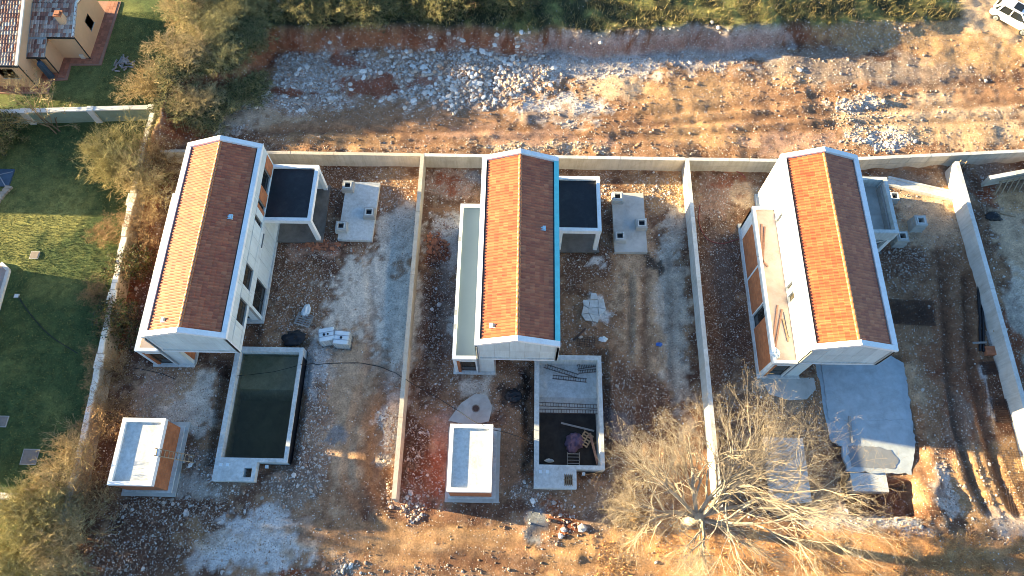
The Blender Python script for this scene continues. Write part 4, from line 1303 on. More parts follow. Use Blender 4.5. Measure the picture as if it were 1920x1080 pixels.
MB().prism([(-1.9, -0.9), (-1.1, 0.3), (-0.2, 0.95), (0.6, 0.9), (1.0, 0.1), (0.8, -0.9), (-0.4, -1.2)], 'z', -0.2, 0.07).build('slab', M['concrete'], t)
MB().tube((-0.1, -0.05, 0.05), (-0.1, -0.05, 0.1), 0.27, 0.27, 16).build('drain_ring', M['cover_grey'], t)
MB().tube((-0.1, -0.05, 0.1), (-0.1, -0.05, 0.115), 0.21, 0.2, 16).build('drain_cover', M['rust'], t)
# sunlit kerb strip in the north of the third plot
a, b = at(1665, 338, 0.2), at(1812, 372, 0.2)
t = thing('concrete_footing', (a[0], a[1], 0), 'long sunlit concrete footing between right carport and white wall', 'footing', rz=math.atan2(b[1] - a[1], b[0] - a[0]))
Lf = math.hypot(b[0] - a[0], b[1] - a[1])
MB().box(0, Lf, -0.42, 0.42, -0.3, 0.14).build('footing', M['concrete_light'], t)
MB().box(0, Lf, 0.24, 0.4, 0.143, 0.24).build('kerb', M['concrete_light'], t)
MB().box(0, Lf, -0.4, -0.26, 0.143, 0.24).build('kerb', M['concrete_light'], t)

# ------------------------------------------------------------------ neighbouring houses
def ysl_frame(x0, ye, ze, ang, tw, tl, nv):
    """tiles on a slope that falls towards -y; row 0 is the top course"""
    ca, sa = math.cos(ang), math.sin(ang)
    ex, ey, ez = Vector((0, -ca, -sa)), Vector((1, 0, 0)), Vector((0, -sa, ca))
    top = Vector((x0, ye, ze)) - ex * (nv * tl)

    def fr(i, j):
        p = top + ex * (j * tl) + ey * (i * tw)
        m = Matrix.Identity(4)
        for r in range(3):
            m[r][0], m[r][1], m[r][2], m[r][3] = ex[r], ey[r], ez[r], p[r]
        return m
    return fr


nb = thing('neighbour_house', (-38.0, 41.0, 0), 'peach coloured house with mottled old tiles in the top left corner', 'house')
NB = Vector((38.0, -41.0, 0))


def nbp(mb, name, mat, parent=None):
    o = mb.build(name, mat, parent or nb)
    if not parent:
        o.location = NB
    return o


slp = 0.30
sa_ = math.atan(slp)
# main block with gable towards +x, lower block in front, left block
nbp(MB().prism([(41.25, 0), (46.3, 0), (46.3, 2.75), (43.78, 3.45), (41.25, 2.75)], 'x', -36.3, -36.1), 'gable_wall', M['peach'])
nbp(MB().box(-38.3, -36.305, 41.25, 41.45, 0, 2.74), 'wall', M['peach'])
nbp(MB().box(-38.5, -38.3, 39.65, 41.45, 0, 2.3).box(-39.58, -38.505, 39.65, 39.85, 0, 2.22), 'wall', M['peach'])
nbp(MB().box(-39.8, -39.6, 38.15, 44.0, 0, 2.74).box(-46, -39.805, 38.15, 38.35, 0, 2.74), 'wall', M['peach'])
nbp(MB().box(-46, -36.305, 46.1, 46.3, 0, 2.7), 'wall', M['peach'])
z_at = lambda y: 2.82 + (y - 41.1) * slp
r1 = nbp(MB().add([(-39.6, 39.4, z_at(39.4)), (-38.15, 39.4, z_at(39.4)), (-38.15, 41.05, z_at(41.05)), (-35.95, 41.05, z_at(41.05)), (-35.95, 43.78, z_at(43.78)), (-39.6, 43.78, z_at(43.78)),
                   (-39.6, 39.4, z_at(39.4) - .1), (-38.15, 39.4, z_at(39.4) - .1), (-38.15, 41.05, z_at(41.05) - .1), (-35.95, 41.05, z_at(41.05) - .1), (-35.95, 43.78, z_at(43.78) - .1), (-39.6, 43.78, z_at(43.78) - .1)],
                  [(0, 1, 2, 3, 4, 5), (6, 7, 8, 9, 10, 11), (0, 1, 7, 6), (1, 2, 8, 7), (2, 3, 9, 8), (3, 4, 10, 9), (4, 5, 11, 10), (5, 0, 6, 11)]), 'roof', M['joint'])
tile_field(r1, ysl_frame(-39.5, 39.42, z_at(39.42) + 0.01, sa_, 0.225, 0.36, 4), 6, 4, lambda i, j: False, mat='tile_old')
tile_field(r1, ysl_frame(-39.5, 41.05, z_at(41.05) + 0.01, sa_, 0.225, 0.355, 8), 16, 8, lambda i, j: False, mat='tile_old')
r2 = nbp(MB().add([(-39.6, 43.78, z_at(43.78)), (-35.95, 43.78, z_at(43.78)), (-35.95, 46.6, z_at(43.78) - 0.85), (-39.6, 46.6, z_at(43.78) - 0.85),
                   (-39.6, 43.78, z_at(43.78) - .1), (-35.95, 43.78, z_at(43.78) - .1), (-35.95, 46.6, z_at(43.78) - 0.95), (-39.6, 46.6, z_at(43.78) - 0.95)],
                  [(0, 1, 2, 3), (7, 6, 5, 4), (1, 5, 6, 2), (2, 6, 7, 3), (0, 4, 5, 1), (3, 7, 4, 0)]), 'roof', M['tile_old'])
nt_ = ysl_frame(0, 0, 0, 0, 1, 1, 1)


def north_frame(i, j):
    ex, ey, ez = Vector((0, math.cos(sa_), -math.sin(sa_))), Vector((-1, 0, 0)), Vector((0, math.sin(sa_), math.cos(sa_)))
    p = Vector((-35.98, 43.8, z_at(43.78) + 0.01)) + ex * (j * 0.36) + ey * (i * 0.225)
    m = Matrix.Identity(4)
    for r in range(3):
        m[r][0], m[r][1], m[r][2], m[r][3] = ex[r], ey[r], ez[r], p[r]
    return m


tile_field(r2, north_frame, 16, 7, lambda i, j: False, mat='tile_old')
z3 = lambda y: 2.95 + (y - 37.95) * slp
r3 = nbp(MB().add([(-46, 37.95, z3(37.95)), (-39.5, 37.95, z3(37.95)), (-39.5, 45, z3(45)), (-46, 45, z3(45)), (-46, 37.95, z3(37.95) - .12), (-39.5, 37.95, z3(37.95) - .12), (-39.5, 45, z3(45) - .12), (-46, 45, z3(45) - .12)],
                  [(0, 1, 2, 3), (7, 6, 5, 4), (1, 5, 6, 2), (2, 6, 7, 3), (0, 4, 5, 1), (3, 7, 4, 0)]), 'roof', M['joint'])
tile_field(r3, ysl_frame(-46, 37.97, z3(37.97) + 0.01, sa_, 0.225, 0.36, 19), 28, 19, lambda i, j: False, mat='tile_old')
nbp(MB().add([(-39.62, 37.9, z3(37.9)), (-39.4, 37.9, z3(37.9)), (-39.4, 45, z3(45)), (-39.62, 45, z3(45)), (-39.62, 37.9, z3(37.9) + .12), (-39.4, 37.9, z3(37.9) + .12), (-39.4, 45, z3(45) + .12), (-39.62, 45, z3(45) + .12)],
             [(0, 1, 2, 3), (7, 6, 5, 4), (1, 5, 6, 2), (2, 6, 7, 3), (0, 4, 5, 1), (3, 7, 4, 0)]), 'verge', M['garden_white'])
nbp(MB().prism([(38.15, 2.74), (45, 2.74), (45, z3(45) - .13), (38.15, z3(38.15) - .13)], 'x', -39.8, -39.6), 'gable_wall', M['peach'])
nbp(MB().bar((-36.0, 41.0, z_at(41.0) + 0.05), (-36.0, 43.78, z_at(43.78) + 0.05), 0.16, 0.1).bar((-36.0, 43.78, z_at(43.78) + 0.05), (-36.0, 46.6, z_at(43.78) - 0.8), 0.16, 0.1), 'verge', M['garden_white'])
gut = MB()
gut.bar((-38.2, 41.0, 2.72), (-35.9, 41.0, 2.72), 0.12, 0.1).bar((-39.6, 39.34, 2.22), (-38.1, 39.34, 2.22), 0.12, 0.1).bar((-46, 37.9, 2.86), (-39.45, 37.9, 2.86), 0.12, 0.1)
nbp(gut, 'gutter', M['frame_dark'])
for (px_, py_, zz) in ((-36.06, 41.18, 2.7), (-38.26, 39.58, 2.2), (-39.56, 38.08, 2.85)):
    nbp(MB().tube((px_, py_, 0.05), (px_, py_, zz), 0.05, 0.05, 8), 'downpipe', M['frame_dark'])
ch = nbp(MB().box(-37.1, -36.6, 42.0, 42.5, 2.9, 4.0), 'chimney', M['peach'])
MB().box(-37.16, -36.54, 41.94, 42.56, 4.003, 4.1).box(-37.05, -36.65, 42.05, 42.45, 4.103, 4.22).build('chimney_cap', M['brick_plain'], ch)
w_ = window(nb, 'x', -36.1 + 38, 1, 43.4 - 41, 44.3 - 41, 1.05, 2.05, 1, 'glass', rec=-0.02)
window(nb, 'y', 39.65 - 41, -1, -39.2 + 38, -38.9 + 38, 1.6, 1.95, 1, 'glass', rec=-0.02)
window(nb, 'y', 38.15 - 41, -1, -41.7 + 38, -40.4 + 38, 1.2, 2.3, 1, 'glass', rec=-0.02)
nbp(MB().box(-36.8, -36.45, 41.15, 41.245, 0.2, 0.6), 'meter_box', M['garden_white'])
d_ = nbp(MB().prism([(-38.95, 0.06), (-38.55, 0.06), (-38.55, 1.7), (-38.65, 1.95), (-38.85, 1.95), (-38.95, 1.7)], 'y', 39.0, 39.35), 'folded_parasol', M['tarp_blue'])
d_['label'] = 'dark blue covered parasol'
# brick paving round the neighbour's house
pv = bpy.data.objects.new('brick_patio', None)
COL.objects.link(pv)
tag(pv, kind='structure')
pav = MB()
pc = [(-35.05, 47.6), (-35.0, 40.55), (-37.5, 40.45), (-37.4, 38.95), (-38.65, 38.8), (-38.6, 37.5), (-47, 37.4), (-47, 47.6)]
pav.prism(pc, 'z', -0.1, 0.16).build('paving_bed', simple('paving_mortar', (0.30, 0.17, 0.12), 0.9, 0.1, 3), pv)


def inside(x, y, P):
    c = False
    for (ax, ay), (bx, by) in zip(P, P[1:] + P[:1]):
        if (ay > y) != (by > y) and x < (bx - ax) * (y - ay) / (by - ay) + ax:
            c = not c
    return c


pme = MB().box(-0.143, 0.143, -0.143, 0.143, 0, 0.03)
M['paver'] = simple('terracotta_paver', (0.36, 0.15, 0.09), 0.8, 0.12, 4, rnd=0.3)
o0 = None
cand = []
for x in np.arange(-46.8, -35.0, 0.3):
    for y in np.arange(37.5, 47.5, 0.3):
        if all(inside(x + a, y + b, pc) for a in (-.15, .15) for b in (-.15, .15)) and not (x < -39.75 and y > 38.3) and not (x < -38.45 and y > 39.8) and not (x < -36.25 and y > 41.4) and x > -43.5:
            cand.append((x, y))
for (x, y) in cand[-300:]:
    if o0 is None:
        o0 = pme.build('paver', M['paver'], pv)
        o = o0
    else:
        o = copy_obj(o0, pv)
    o.location = (x, y, 0.162)

# unseen buildings added at the left, sized for the shade on lawn and plot
for (cx, cy, sx2, sy2, hz, lab) in ((-42.6, 18.3, 7.0, 7.6, 5.3, 'unseen neighbour house out of view on the left, heightened to shade the lower lawn and left plot'), (-42.6, 11.3, 5.4, 5.8, 2.8, 'low unseen outbuilding added on the left, shading the lower lawn but not the hut roof'), (-50.5, 32.4, 11.0, 6.6, 3.0, 'unseen house added out of view on the left to shade the upper lawn')):
    t = thing('neighbour_house', (cx, cy, 0), lab, 'house')
    MB().box(-sx2 / 2, sx2 / 2, -sy2 / 2, sy2 / 2, -0.2, hz).build('wall', M['peach'], t)
    e = 0.4
    a, b = sx2 / 2 + e, sy2 / 2 + e
    MB().add([(-a, -b, hz + .003), (a, -b, hz + .003), (a, b, hz + .003), (-a, b, hz + .003), (0, -b, hz + 1.7) if sy2 > sx2 else (-a + b, 0, hz + 1.7), (0, b, hz + 1.7) if sy2 > sx2 else (a - b, 0, hz + 1.7)],
             [(0, 3, 2, 1), (0, 1, 4), (2, 3, 5), (1, 2, 5, 4), (3, 0, 4, 5)] if sy2 > sx2 else [(0, 3, 2, 1), (0, 1, 5, 4), (1, 2, 5), (2, 3, 4, 5), (3, 0, 4)]).build('roof', M['tile_old'], t)
    for k in range(3):
        u = -sy2 / 3 + k * sy2 / 3
        window(t, 'x', sx2 / 2, 1, u - 0.5, u + 0.5, 1.0, 2.2, 2, rec=-0.02)
t = thing('terrace_slab', (-39.5, 19.6, 0), 'pinkish terrace slab with a pale kerb at the left edge of the lawn', 'terrace')
MB().prism([(-1.5, 2.6), (1.9, 2.45), (2.55, 1.95), (2.9, -6), (-1.5, -6)], 'z', -0.1, 0.2).build('slab', M['deck_pink'], t)
MB().bar((2.6, 1.95, 0.14), (2.95, -6, 0.14), 0.24, 0.3).bar((1.9, 2.5, 0.14), (2.6, 1.95, 0.14), 0.24, 0.3).build('kerb', M['garden_white'], t)
x, y = at(2, 350)
t = thing('garden_pond', (x, y, 0), 'dark covered garden pond with stone edging at the left picture edge', 'pond')
MB().box(-2.5, 0.75, -0.1, 1.45, 0.05, 0.25).build('cover', M['tarp_blue'], t)
MB().bar((-2.5, 0.2, 0.27), (0.7, 1.2, 0.27), 0.06, 0.03).bar((-0.7, 1.4, 0.29), (0.5, -0.05, 0.29), 0.06, 0.03).build('strap', M['galv'], t)
for k in range(9):
    MB().obox((0.75 - 0.09 * k + random.uniform(-.05, .05), -0.2 - 0.24 * k), 0.5, 0.22, 0.0, 0.25 + random.uniform(0, .08), random.uniform(-.2, .2)).build('edge_stone', M['garden_stone'], t)


# ------------------------------------------------------------------ things lying about the site
def ladder(name, label, p0, p1, width, n, mat, r=0.028, cat='ladder'):
    p0, p1 = Vector(p0), Vector(p1)
    d = (p1 - p0)
    s = d.cross(Vector((0, 0, 1))).normalized() * width / 2
    t = thing(name, p0, label, cat)
    MB().bar(s, d + s, r * 1.6, r * 2.4).build('rail', mat, t)
    MB().bar(-s, d - s, r * 1.6, r * 2.4).build('rail', mat, t)
    for k in range(n):
        q = d * ((k + 0.5) / n)
        MB().tube(q - s, q + s, r, r, 5).build('rung', mat, t)
    return t


hx_, hy_ = at(293, 848, 2.6)
gx_, gy_ = at(366, 862, 0.0)
ladder('ladder', 'wooden ladder leaning against the left brick hut', (gx_, gy_, 0.1), (hx_ - 0.05, hy_, 2.75), 0.42, 10, M['wood'])
ladder('ladder', 'wooden ladder leaning on the panelled rear wall at right', at3(1786, 332, 0.05), at3(1808, 301, 1.62), 0.42, 6, M['wood'])
b_ = thing('brick_pile', at3(600, 460), 'scatter of broken red bricks south of the left carport', 'bricks')
b2_ = thing('brick_pile', at3(818, 462), 'heap of broken red bricks along the beige wall', 'bricks')
brk = None
for (pt, n, ax_, ay_) in ((b_, 60, 1.7, 0.55), (b2_, 60, 0.75, 1.0)):
    for k in range(n):
        if brk is None:
            brk = MB().box(-0.11, 0.11, -0.06, 0.06, 0, 0.075).build('brick', M['brick_plain'], pt)
            o = brk
        else:
            o = copy_obj(brk, pt)
        u, w = random.gauss(0, ax_ * 0.5), random.gauss(0, ay_ * 0.5)
        o.location = (u, w, h(pt.location.x + u, pt.location.y + w) + 0.01)
        o.rotation_euler = (random.uniform(-.3, .3), random.uniform(-.3, .3), random.uniform(0, 6.28))
        o.scale = (random.uniform(.6, 1.5),) * 3


def tank(px, py, rz, label, ncap):
    x, y = at(px, py)
    t = thing('water_tank', (x, y, h(x, y)), label, 'tank', rz=rz)
    pal_ = MB()
    for u in (-0.5, 0, 0.5):
        pal_.box(u - 0.06, u + 0.06, -0.5, 0.5, 0, 0.1)
    for k in range(5):
        v = -0.45 + k * 0.225
        pal_.box(-0.56, 0.56, v - 0.05, v + 0.05, 0.102, 0.13)
    pal_.build('pallet', M['black'], t)
    body = MB()
    for k in range(3):
        v0, v1 = -0.46 + k * 0.31, -0.46 + (k + 1) * 0.31
        body.prism([(-0.5, 0.135), (0.5, 0.135), (0.52, 0.3), (0.52, 1.0), (0.46, 1.1), (-0.46, 1.1), (-0.52, 1.0), (-0.52, 0.3)], 'y', v0 + 0.012, v1 - 0.012)
    body.box(-0.5, 0.5, -0.45, 0.45, 0.136, 1.07)
    body.build('tank_body', M['plastic_white'], t)
    cg = MB()
    for z in (0.2, 0.42, 0.64, 0.86, 1.08):
        for s in (-1, 1):
            cg.tube((-0.56, s * 0.5, z), (0.56, s * 0.5, z), 0.014, 0.014, 5).tube((s * 0.56, -0.5, z), (s * 0.56, 0.5, z), 0.014, 0.014, 5)
    for k in range(7):
        u = -0.56 + k * 1.12 / 6
        for s in (-1, 1):
            cg.tube((u, s * 0.5, 0.13), (u, s * 0.5, 1.09), 0.014, 0.014, 5)
    for k in range(6):
        v = -0.5 + k * 0.2
        for s in (-1, 1):
            cg.tube((s * 0.56, v, 0.13), (s * 0.56, v, 1.09), 0.014, 0.014, 5)
    for v in (-0.155, 0.155):
        cg.box(-0.56, 0.56, v - 0.025, v + 0.025, 1.104, 1.12)
    cg.build('cage', M['galv'], t)
    for k in range(ncap):
        u = -0.16 + 0.26 * k if ncap == 2 else 0.0
        MB().tube((u, 0, 1.1), (u, 0, 1.16), 0.09 - 0.025 * k, 0.085 - 0.025 * k, 14).build('cap', M['black'], t)


tank(619, 637, RAD(12), 'caged white water tank with two dark caps, left of the pair', 2)
tank(646, 643, RAD(-4), 'caged bluish white water tank with one cap, right of the pair', 1)


def pallet(px, py, rz, label, mat='wood_grey', w=1.0, d=1.2, z=0.0, n=7):
    x, y = at(px, py)
    t = thing('pallet', (x, y, h(x, y) + z), label, 'pallet', rz=rz)
    for u in (-w / 2 + 0.06, 0, w / 2 - 0.06):
        MB().box(u - 0.05, u + 0.05, -d / 2, d / 2, 0.0, 0.11).build('bearer', M[mat], t)
    for k in range(n):
        v = -d / 2 + 0.06 + k * (d - 0.12) / (n - 1)
        MB().box(-w / 2, w / 2, v - 0.045, v + 0.045, 0.112, 0.135).build('slat', M[mat], t)
    return t


pallet(570, 600, RAD(-16), 'grey slatted pallet lying right of the left house', w=1.15, d=0.95, n=6)
pallet(1863, 637, RAD(2), 'grey slatted pallet leaning by the right-hand white wall', w=0.9, d=1.2, n=8)
pallet(196, 716, RAD(80), 'brown slatted pallet below the stone garden wall', 'wood', 0.8, 1.3)


def cloth(name, px, py, rx, ry, hz, mat, label, cat, z=0.0, seed=1, n=22):
    x, y = at(px, py, z)
    zb = z if z else h(x, y)
    a = np.linspace(-1, 1, n)
    U, Wv = np.meshgrid(a, a)
    rr = 1 + 0.35 * (fbm(U * 1.7 + seed, Wv * 1.7, seed, 3) - 0.5)
    Z = hz * (fbm(U * 2.2 + 9, Wv * 2.2 + seed, seed + 3, 4)) * (1 - np.clip(np.maximum(abs(U), abs(Wv)), 0, 1) ** 3) + 0.03
    m_ = np.maximum(np.maximum(abs(U), abs(Wv)), 1e-6)
    k_ = m_ / np.maximum(np.hypot(U, Wv), 1e-6)
    th_ = np.arctan2(Wv, U)
    rr = rr * (1 + 0.30 * (fbm(np.cos(th_) * 1.8 + seed * 3.1, np.sin(th_) * 1.8, seed, 3) - 0.5) * 2)
    V = np.stack([x + U * k_ * rx * rr * 1.15, y + Wv * k_ * ry * rr * 1.15, zb + Z], -1).reshape(-1, 3)
    ii = np.arange(n * n).reshape(n, n)
    q = np.stack([ii[:-1, :-1], ii[:-1, 1:], ii[1:, 1:], ii[1:, :-1]], -1).reshape(-1, 4)
    o = np_mesh(name, V, q, mat, 4, smooth_=True)
    md = o.modifiers.new('thickness', 'SOLIDIFY')
    md.thickness = 0.015
    return tag(o, label, cat)


cloth('plastic_sack', 574, 583, 0.3, 0.42, 0.3, M['plastic_white'], 'crumpled white plastic sack on the end of the grey pallet', 'sack', 0, 3)
cloth('tarpaulin', 551, 634, 0.75, 0.55, 0.35, M['black'], 'black plastic tarpaulin by the top right corner of the flooded pool', 'tarpaulin', 0, 5)
cloth('purple_cloth', 1076, 830, 0.55, 0.55, 0.8, M['purple'], 'crumpled purple cloth in the empty pool', 'cloth', -1.5, 8)
cloth('plastic_bag', 1030, 864, 0.25, 0.12, 0.25, M['plastic_white'], 'small pale bag in the corner of the empty pool', 'bag', -1.5, 11)
cloth('cement_sack', 1130, 636, 0.28, 0.18, 0.25, M['plastic_white'], 'white cement sack beside the bar mesh of the middle plot', 'sack', 0, 12)
cloth('blue_sheet', 1236, 646, 0.22, 0.13, 0.2, M['plastic_blue'], 'small bright blue plastic scrap on the tan track', 'scrap', 0, 14)
cloth('membrane_heap', 1863, 407, 0.5, 0.35, 0.45, M['black'], 'heap of black membrane beyond the right-hand white wall', 'heap', 0, 15)
cloth('membrane_heap', 962, 741, 0.5, 0.45, 0.3, M['black'], 'heap of black membrane beside the empty pool', 'heap', 0, 17)


def plank(px0, py0, px1, py1, z0, z1, w, th, mat, label, name='timber_plank', cat='plank', group=None):
    a, b = Vector((*at(px0, py0, z0), z0)), Vector((*at(px1, py1, z1), z1))
    o = MB().bar(Vector((0, 0, 0)), b - a, w, th).build(name, M[mat])
    o.location = a
    return tag(o, label, cat, group)


plank(1052, 793, 1114, 808, -1.3, -1.3, 0.12, 0.05, 'wood_grey', 'thin plank across the rubbish in the empty pool')
plank(1106, 812, 1121, 871, -1.4, -0.9, 0.16, 0.05, 'wood_pink', 'wide brown plank leaning in the deep corner of the empty pool')
plank(1075, 638, 1098, 616, 0.06, 0.06, 0.12, 0.06, 'rust', 'dark weathered bar lying near the middle house corner')
pl = pallet(1098, 824, RAD(-32), 'yellowish slatted pallet behind the purple cloth in the pool', 'wood', 0.75, 0.95, 0, 5)
pl.location.z = -1.45
pl.location.x, pl.location.y = at(1098, 824, -1.45)
ladder('ladder', 'dark rusty lattice ladder at the end wall of the empty pool', at3(1075, 872, -1.5), at3(1075, 848, -1.35), 0.8, 4, M['wood_grey'])
# terrace timber of the right house
for (a, b_y, c, d, m, lab) in ((1428, 420, 1428, 505, 'wood_pink', 'long plank near the rear of the right terrace'), (1434, 425, 1430, 500, 'wood_pink', 'plank beside the long rear one on the right terrace'), (1422, 480, 1440, 500, 'wood_pink', 'short plank lying askew on the right terrace'),
                               (1448, 658, 1458, 572, 'wood_pink', 'left of two long planks at the front of the right terrace'), (1453, 655, 1466, 580, 'wood_pink', 'right of two long planks at the front of the right terrace'), (1468, 598, 1478, 640, 'wood', 'yellow plank along the house wall on the right terrace'), (1471, 585, 1480, 632, 'wood_grey', 'grey plank along the house wall on the right terrace')):
    plank(a, b_y, c, d, 2.97, 2.97, 0.11, 0.06, m, lab)
cloth('sand_sack', 1453, 663, 0.3, 0.32, 0.4, M['plastic_white'], 'white sack in the front corner of the right terrace', 'sack', 2.94, 21)


def rebar_cage(px0, py0, px1, py1, z, label, w=0.22, n=14, hgt=0.14):
    a, b = Vector((*at(px0, py0, z), z)), Vector((*at(px1, py1, z), z))
    d = b - a
    s = d.cross(Vector((0, 0, 1))).normalized() * w / 2
    t = thing('rebar_cage', a, label, 'rebar')
    m = MB()
    for k in (-1, 1):
        for zz in (0.0, hgt):
            m.tube(s * k + Vector((0, 0, zz)), d + s * k + Vector((0, 0, zz)), 0.012, 0.012, 4)
    m.build('long_bars', M['rust'], t)
    for k in range(n):
        q = d * ((k + 0.5) / n)
        st = MB()
        st.tube(q - s, q + s, 0.008, 0.008, 4).tube(q - s + Vector((0, 0, hgt)), q + s + Vector((0, 0, hgt)), 0.008, 0.008, 4).tube(q - s, q - s + Vector((0, 0, hgt)), 0.008, 0.008, 4).tube(q + s, q + s + Vector((0, 0, hgt)), 0.008, 0.008, 4)
        st.build('stirrup', M['rust'], t)
    return t


rebar_cage(1020, 686, 1084, 706, -0.73, 'slanting rebar cage in the shallow end of the empty pool', 0.26)
rebar_cage(1036, 707, 1100, 714, -0.73, 'straight rebar cage across the shallow end of the empty pool', 0.24)
rebar_cage(1082, 689, 1126, 682, -0.6, 'short rebar cage against the right wall of the empty pool', 0.3)
rebar_cage(1084, 698, 1128, 694, -0.6, 'lower short rebar cage by the right wall of the empty pool', 0.2)
rebar_cage(1010, 758, 1120, 763, -0.55, 'upper of two rebar cages spanning the empty pool', 0.24, 22)
rebar_cage(1010, 771, 1120, 773, -0.55, 'lower of two rebar cages spanning the empty pool', 0.26, 22)


def mesh_mat(px, py, w, d, rz, z, label, step=0.15, layers=2, r=0.012, mat='rust'):
    x, y = at(px, py, z)
    t = thing('rebar_mesh', (x, y, h(x, y) + z), label, 'rebar', rz=rz)
    for L_ in range(layers):
        m = MB()
        zz = 0.03 + L_ * 0.06
        o = 0.05 * L_
        for u in np.arange(-w / 2, w / 2 + 0.01, step):
            m.tube((u + o, -d / 2, zz), (u + o, d / 2, zz), r, r, 4, False)
        for v in np.arange(-d / 2, d / 2 + 0.01, step):
            m.tube((-w / 2, v + o, zz + 0.025), (w / 2, v + o, zz + 0.025), r, r, 4, False)
        m.build('mesh_sheet', M[mat], t)
    return t


mesh_mat(1711, 586, 3.0, 1.9, RAD(-2), 0.02, 'dark stack of rebar mesh sheets beside the right house', 0.15, 2, 0.014, 'rust')
mesh_mat(1100, 640, 1.3, 0.8, RAD(-6), 0.0, 'small rebar mesh on the soil right of the middle house', 0.17, 1, 0.016)
mesh_mat(1885, 770, 1.5, 1.6, RAD(3), 0.05, 'rebar mesh stack near the lower end of the right-hand wall', 0.15, 2, 0.018)
mesh_mat(1853, 690, 1.1, 0.9, RAD(5), 0.05, 'rebar mesh beside the orange brick stack', 0.16, 2, 0.018)
mesh_mat(1910, 905, 1.8, 4.0, RAD(-4), 0.25, 'rusty rebar mesh on orange soil at the lower right edge', 0.16, 1, 0.009)
rebar_cage(1848, 720, 1850, 778, 0.15, 'long rebar cage lying beside the wheel ruts', 0.5, 10, 0.4)
x, y = at(1858, 660)
t = thing('brick_stack', (x, y, h(x, y)), 'neat stack of orange bricks by the right-hand white wall', 'bricks')
for k in range(3):
    for i in range(3):
        for j in range(4):
            MB().box(-0.5 + i * 0.33, -0.5 + i * 0.33 + 0.32, -0.3 + j * 0.155, -0.3 + j * 0.155 + 0.147, k * 0.13, k * 0.13 + 0.126).build('brick', M['brick_plain'], t)
for (dx, lab) in ((0, 'left of two black pipes along the right plot'), (7, 'right of two black pipes along the right plot')):
    a, b = at(1831 + dx, 540), at(1835 + dx, 660)
    pts = [Vector((a[0] + (b[0] - a[0]) * k / 6 + random.uniform(-.04, .04), a[1] + (b[1] - a[1]) * k / 6, 0.12 + h(a[0] + (b[0] - a[0]) * k / 6, a[1] + (b[1] - a[1]) * k / 6))) for k in range(7)]
    o = MB().path(pts, 0.09, 8).build('pipe', M['black'])
    tag(o, lab, 'pipe')
plank(1824, 643, 1850, 642, 0.3, 0.3, 0.14, 0.05, 'wood_grey', 'pale short board laid across the black pipes')
plank(1861, 575, 1864, 622, 0.1, 0.7, 0.08, 0.05, 'wood', 'thin timber leaning on the right-hand white wall')
plank(1875, 398, 1905, 405, 0.08, 0.08, 0.2, 0.06, 'wood', 'sunlit board on the ground beyond the right-hand wall')
t = thing('timber_shoring', (35.7, 29.9, 0), 'row of orange timber props under the far right wall stub', 'shoring')
for k in range(9):
    a = Vector((0.9 + k * 0.48, 0.0 + k * 0.10, 0.7))
    MB().bar(a + Vector((0, 0.25, 0.2)), a + Vector((-0.25, -0.5, -0.65)), 0.08, 0.06).build('prop', M['wood'], t)
MB().bar((0.7, 0.18, 0.75), (5.2, 1.15, 0.75), 0.1, 0.08).build('waling', M['wood'], t)


def hose(pts, r, mat, name, label, cat, zoff=0.03, n=10):
    P = [Vector((*at(p[0], p[1], p[2] if len(p) > 2 else 0), 0)) for p in pts]
    Z = [p[2] if len(p) > 2 else None for p in pts]
    out = []
    for i in range(len(P) - 1):
        p0, p1, p2, p3 = P[max(i - 1, 0)], P[i], P[i + 1], P[min(i + 2, len(P) - 1)]
        for k in range(n):
            s = k / n
            q = 0.5 * ((2 * p1) + (-p0 + p2) * s + (2 * p0 - 5 * p1 + 4 * p2 - p3) * s * s + (-p0 + 3 * p1 - 3 * p2 + p3) * s ** 3)
            za = Z[i] if Z[i] is not None else h(q.x, q.y)
            zb = Z[i + 1] if Z[i + 1] is not None else h(q.x, q.y)
            out.append(Vector((q.x, q.y, za * (1 - s) + zb * s + zoff)))
    o = MB().path(out, r, 5).build(name, M[mat])
    return tag(o, label, cat)


hose([(33, 553), (55, 585), (80, 615), (105, 637), (150, 665)], 0.03, 'black', 'garden_hose', 'dark hose winding over the shaded lawn', 'hose')
hose([(590, 684), (640, 681), (690, 683), (735, 697), (762, 712, 1.52), (800, 735, 0.3), (850, 765, 0.6), (905, 797, 2.6), (960, 815, 0.5), (1000, 832, 0.5)], 0.022, 'black', 'cable', 'black cable strung from the left pool over the wall to the hut', 'cable')
hose([(431, 706, 0.5), (470, 703, -0.1), (515, 697, 0.0), (567, 683, 0.5), (592, 682)], 0.02, 'black', 'cable', 'black cable sagging across the flooded pool', 'cable')
hose([(1312, 385), (1311, 420), (1325, 448), (1352, 457), (1380, 450), (1400, 445)], 0.035, 'red_hose', 'hose', 'dark red hose looping left of the right house', 'hose')
hose([(1335, 322), (1360, 318), (1385, 324), (1398, 335)], 0.045, 'red_hose', 'hose', 'red hose heap at the foot of the rear wall', 'hose')
hose([(250, 690), (300, 700), (330, 712)], 0.02, 'black', 'cable', 'short cable below the left house', 'cable')
for (px_, py_, w, lab) in ((67, 480, 0.55, 'square cover in the sunlit lawn'), (58, 857, 0.95, 'brown square cover in the lower lawn'), (5, 791, 0.7, 'dark cover at the left edge of the lower lawn'), (33, 556, 0.25, 'small pale tap box at the end of the lawn hose')):
    x, y = at(px_, py_)
    t = thing('lawn_cover', (x, y, h(x, y)), lab, 'cover')
    MB().box(-w / 2 - 0.05, w / 2 + 0.05, -w / 2 - 0.03, w / 2 + 0.03, -0.1, 0.05).build('frame', M['concrete'], t)
    MB().box(-w / 2, w / 2, -w / 2 + 0.02, w / 2 - 0.02, 0.052, 0.075).build('lid', M['cover_grey'] if w > 0.3 else M['plastic_white'], t)
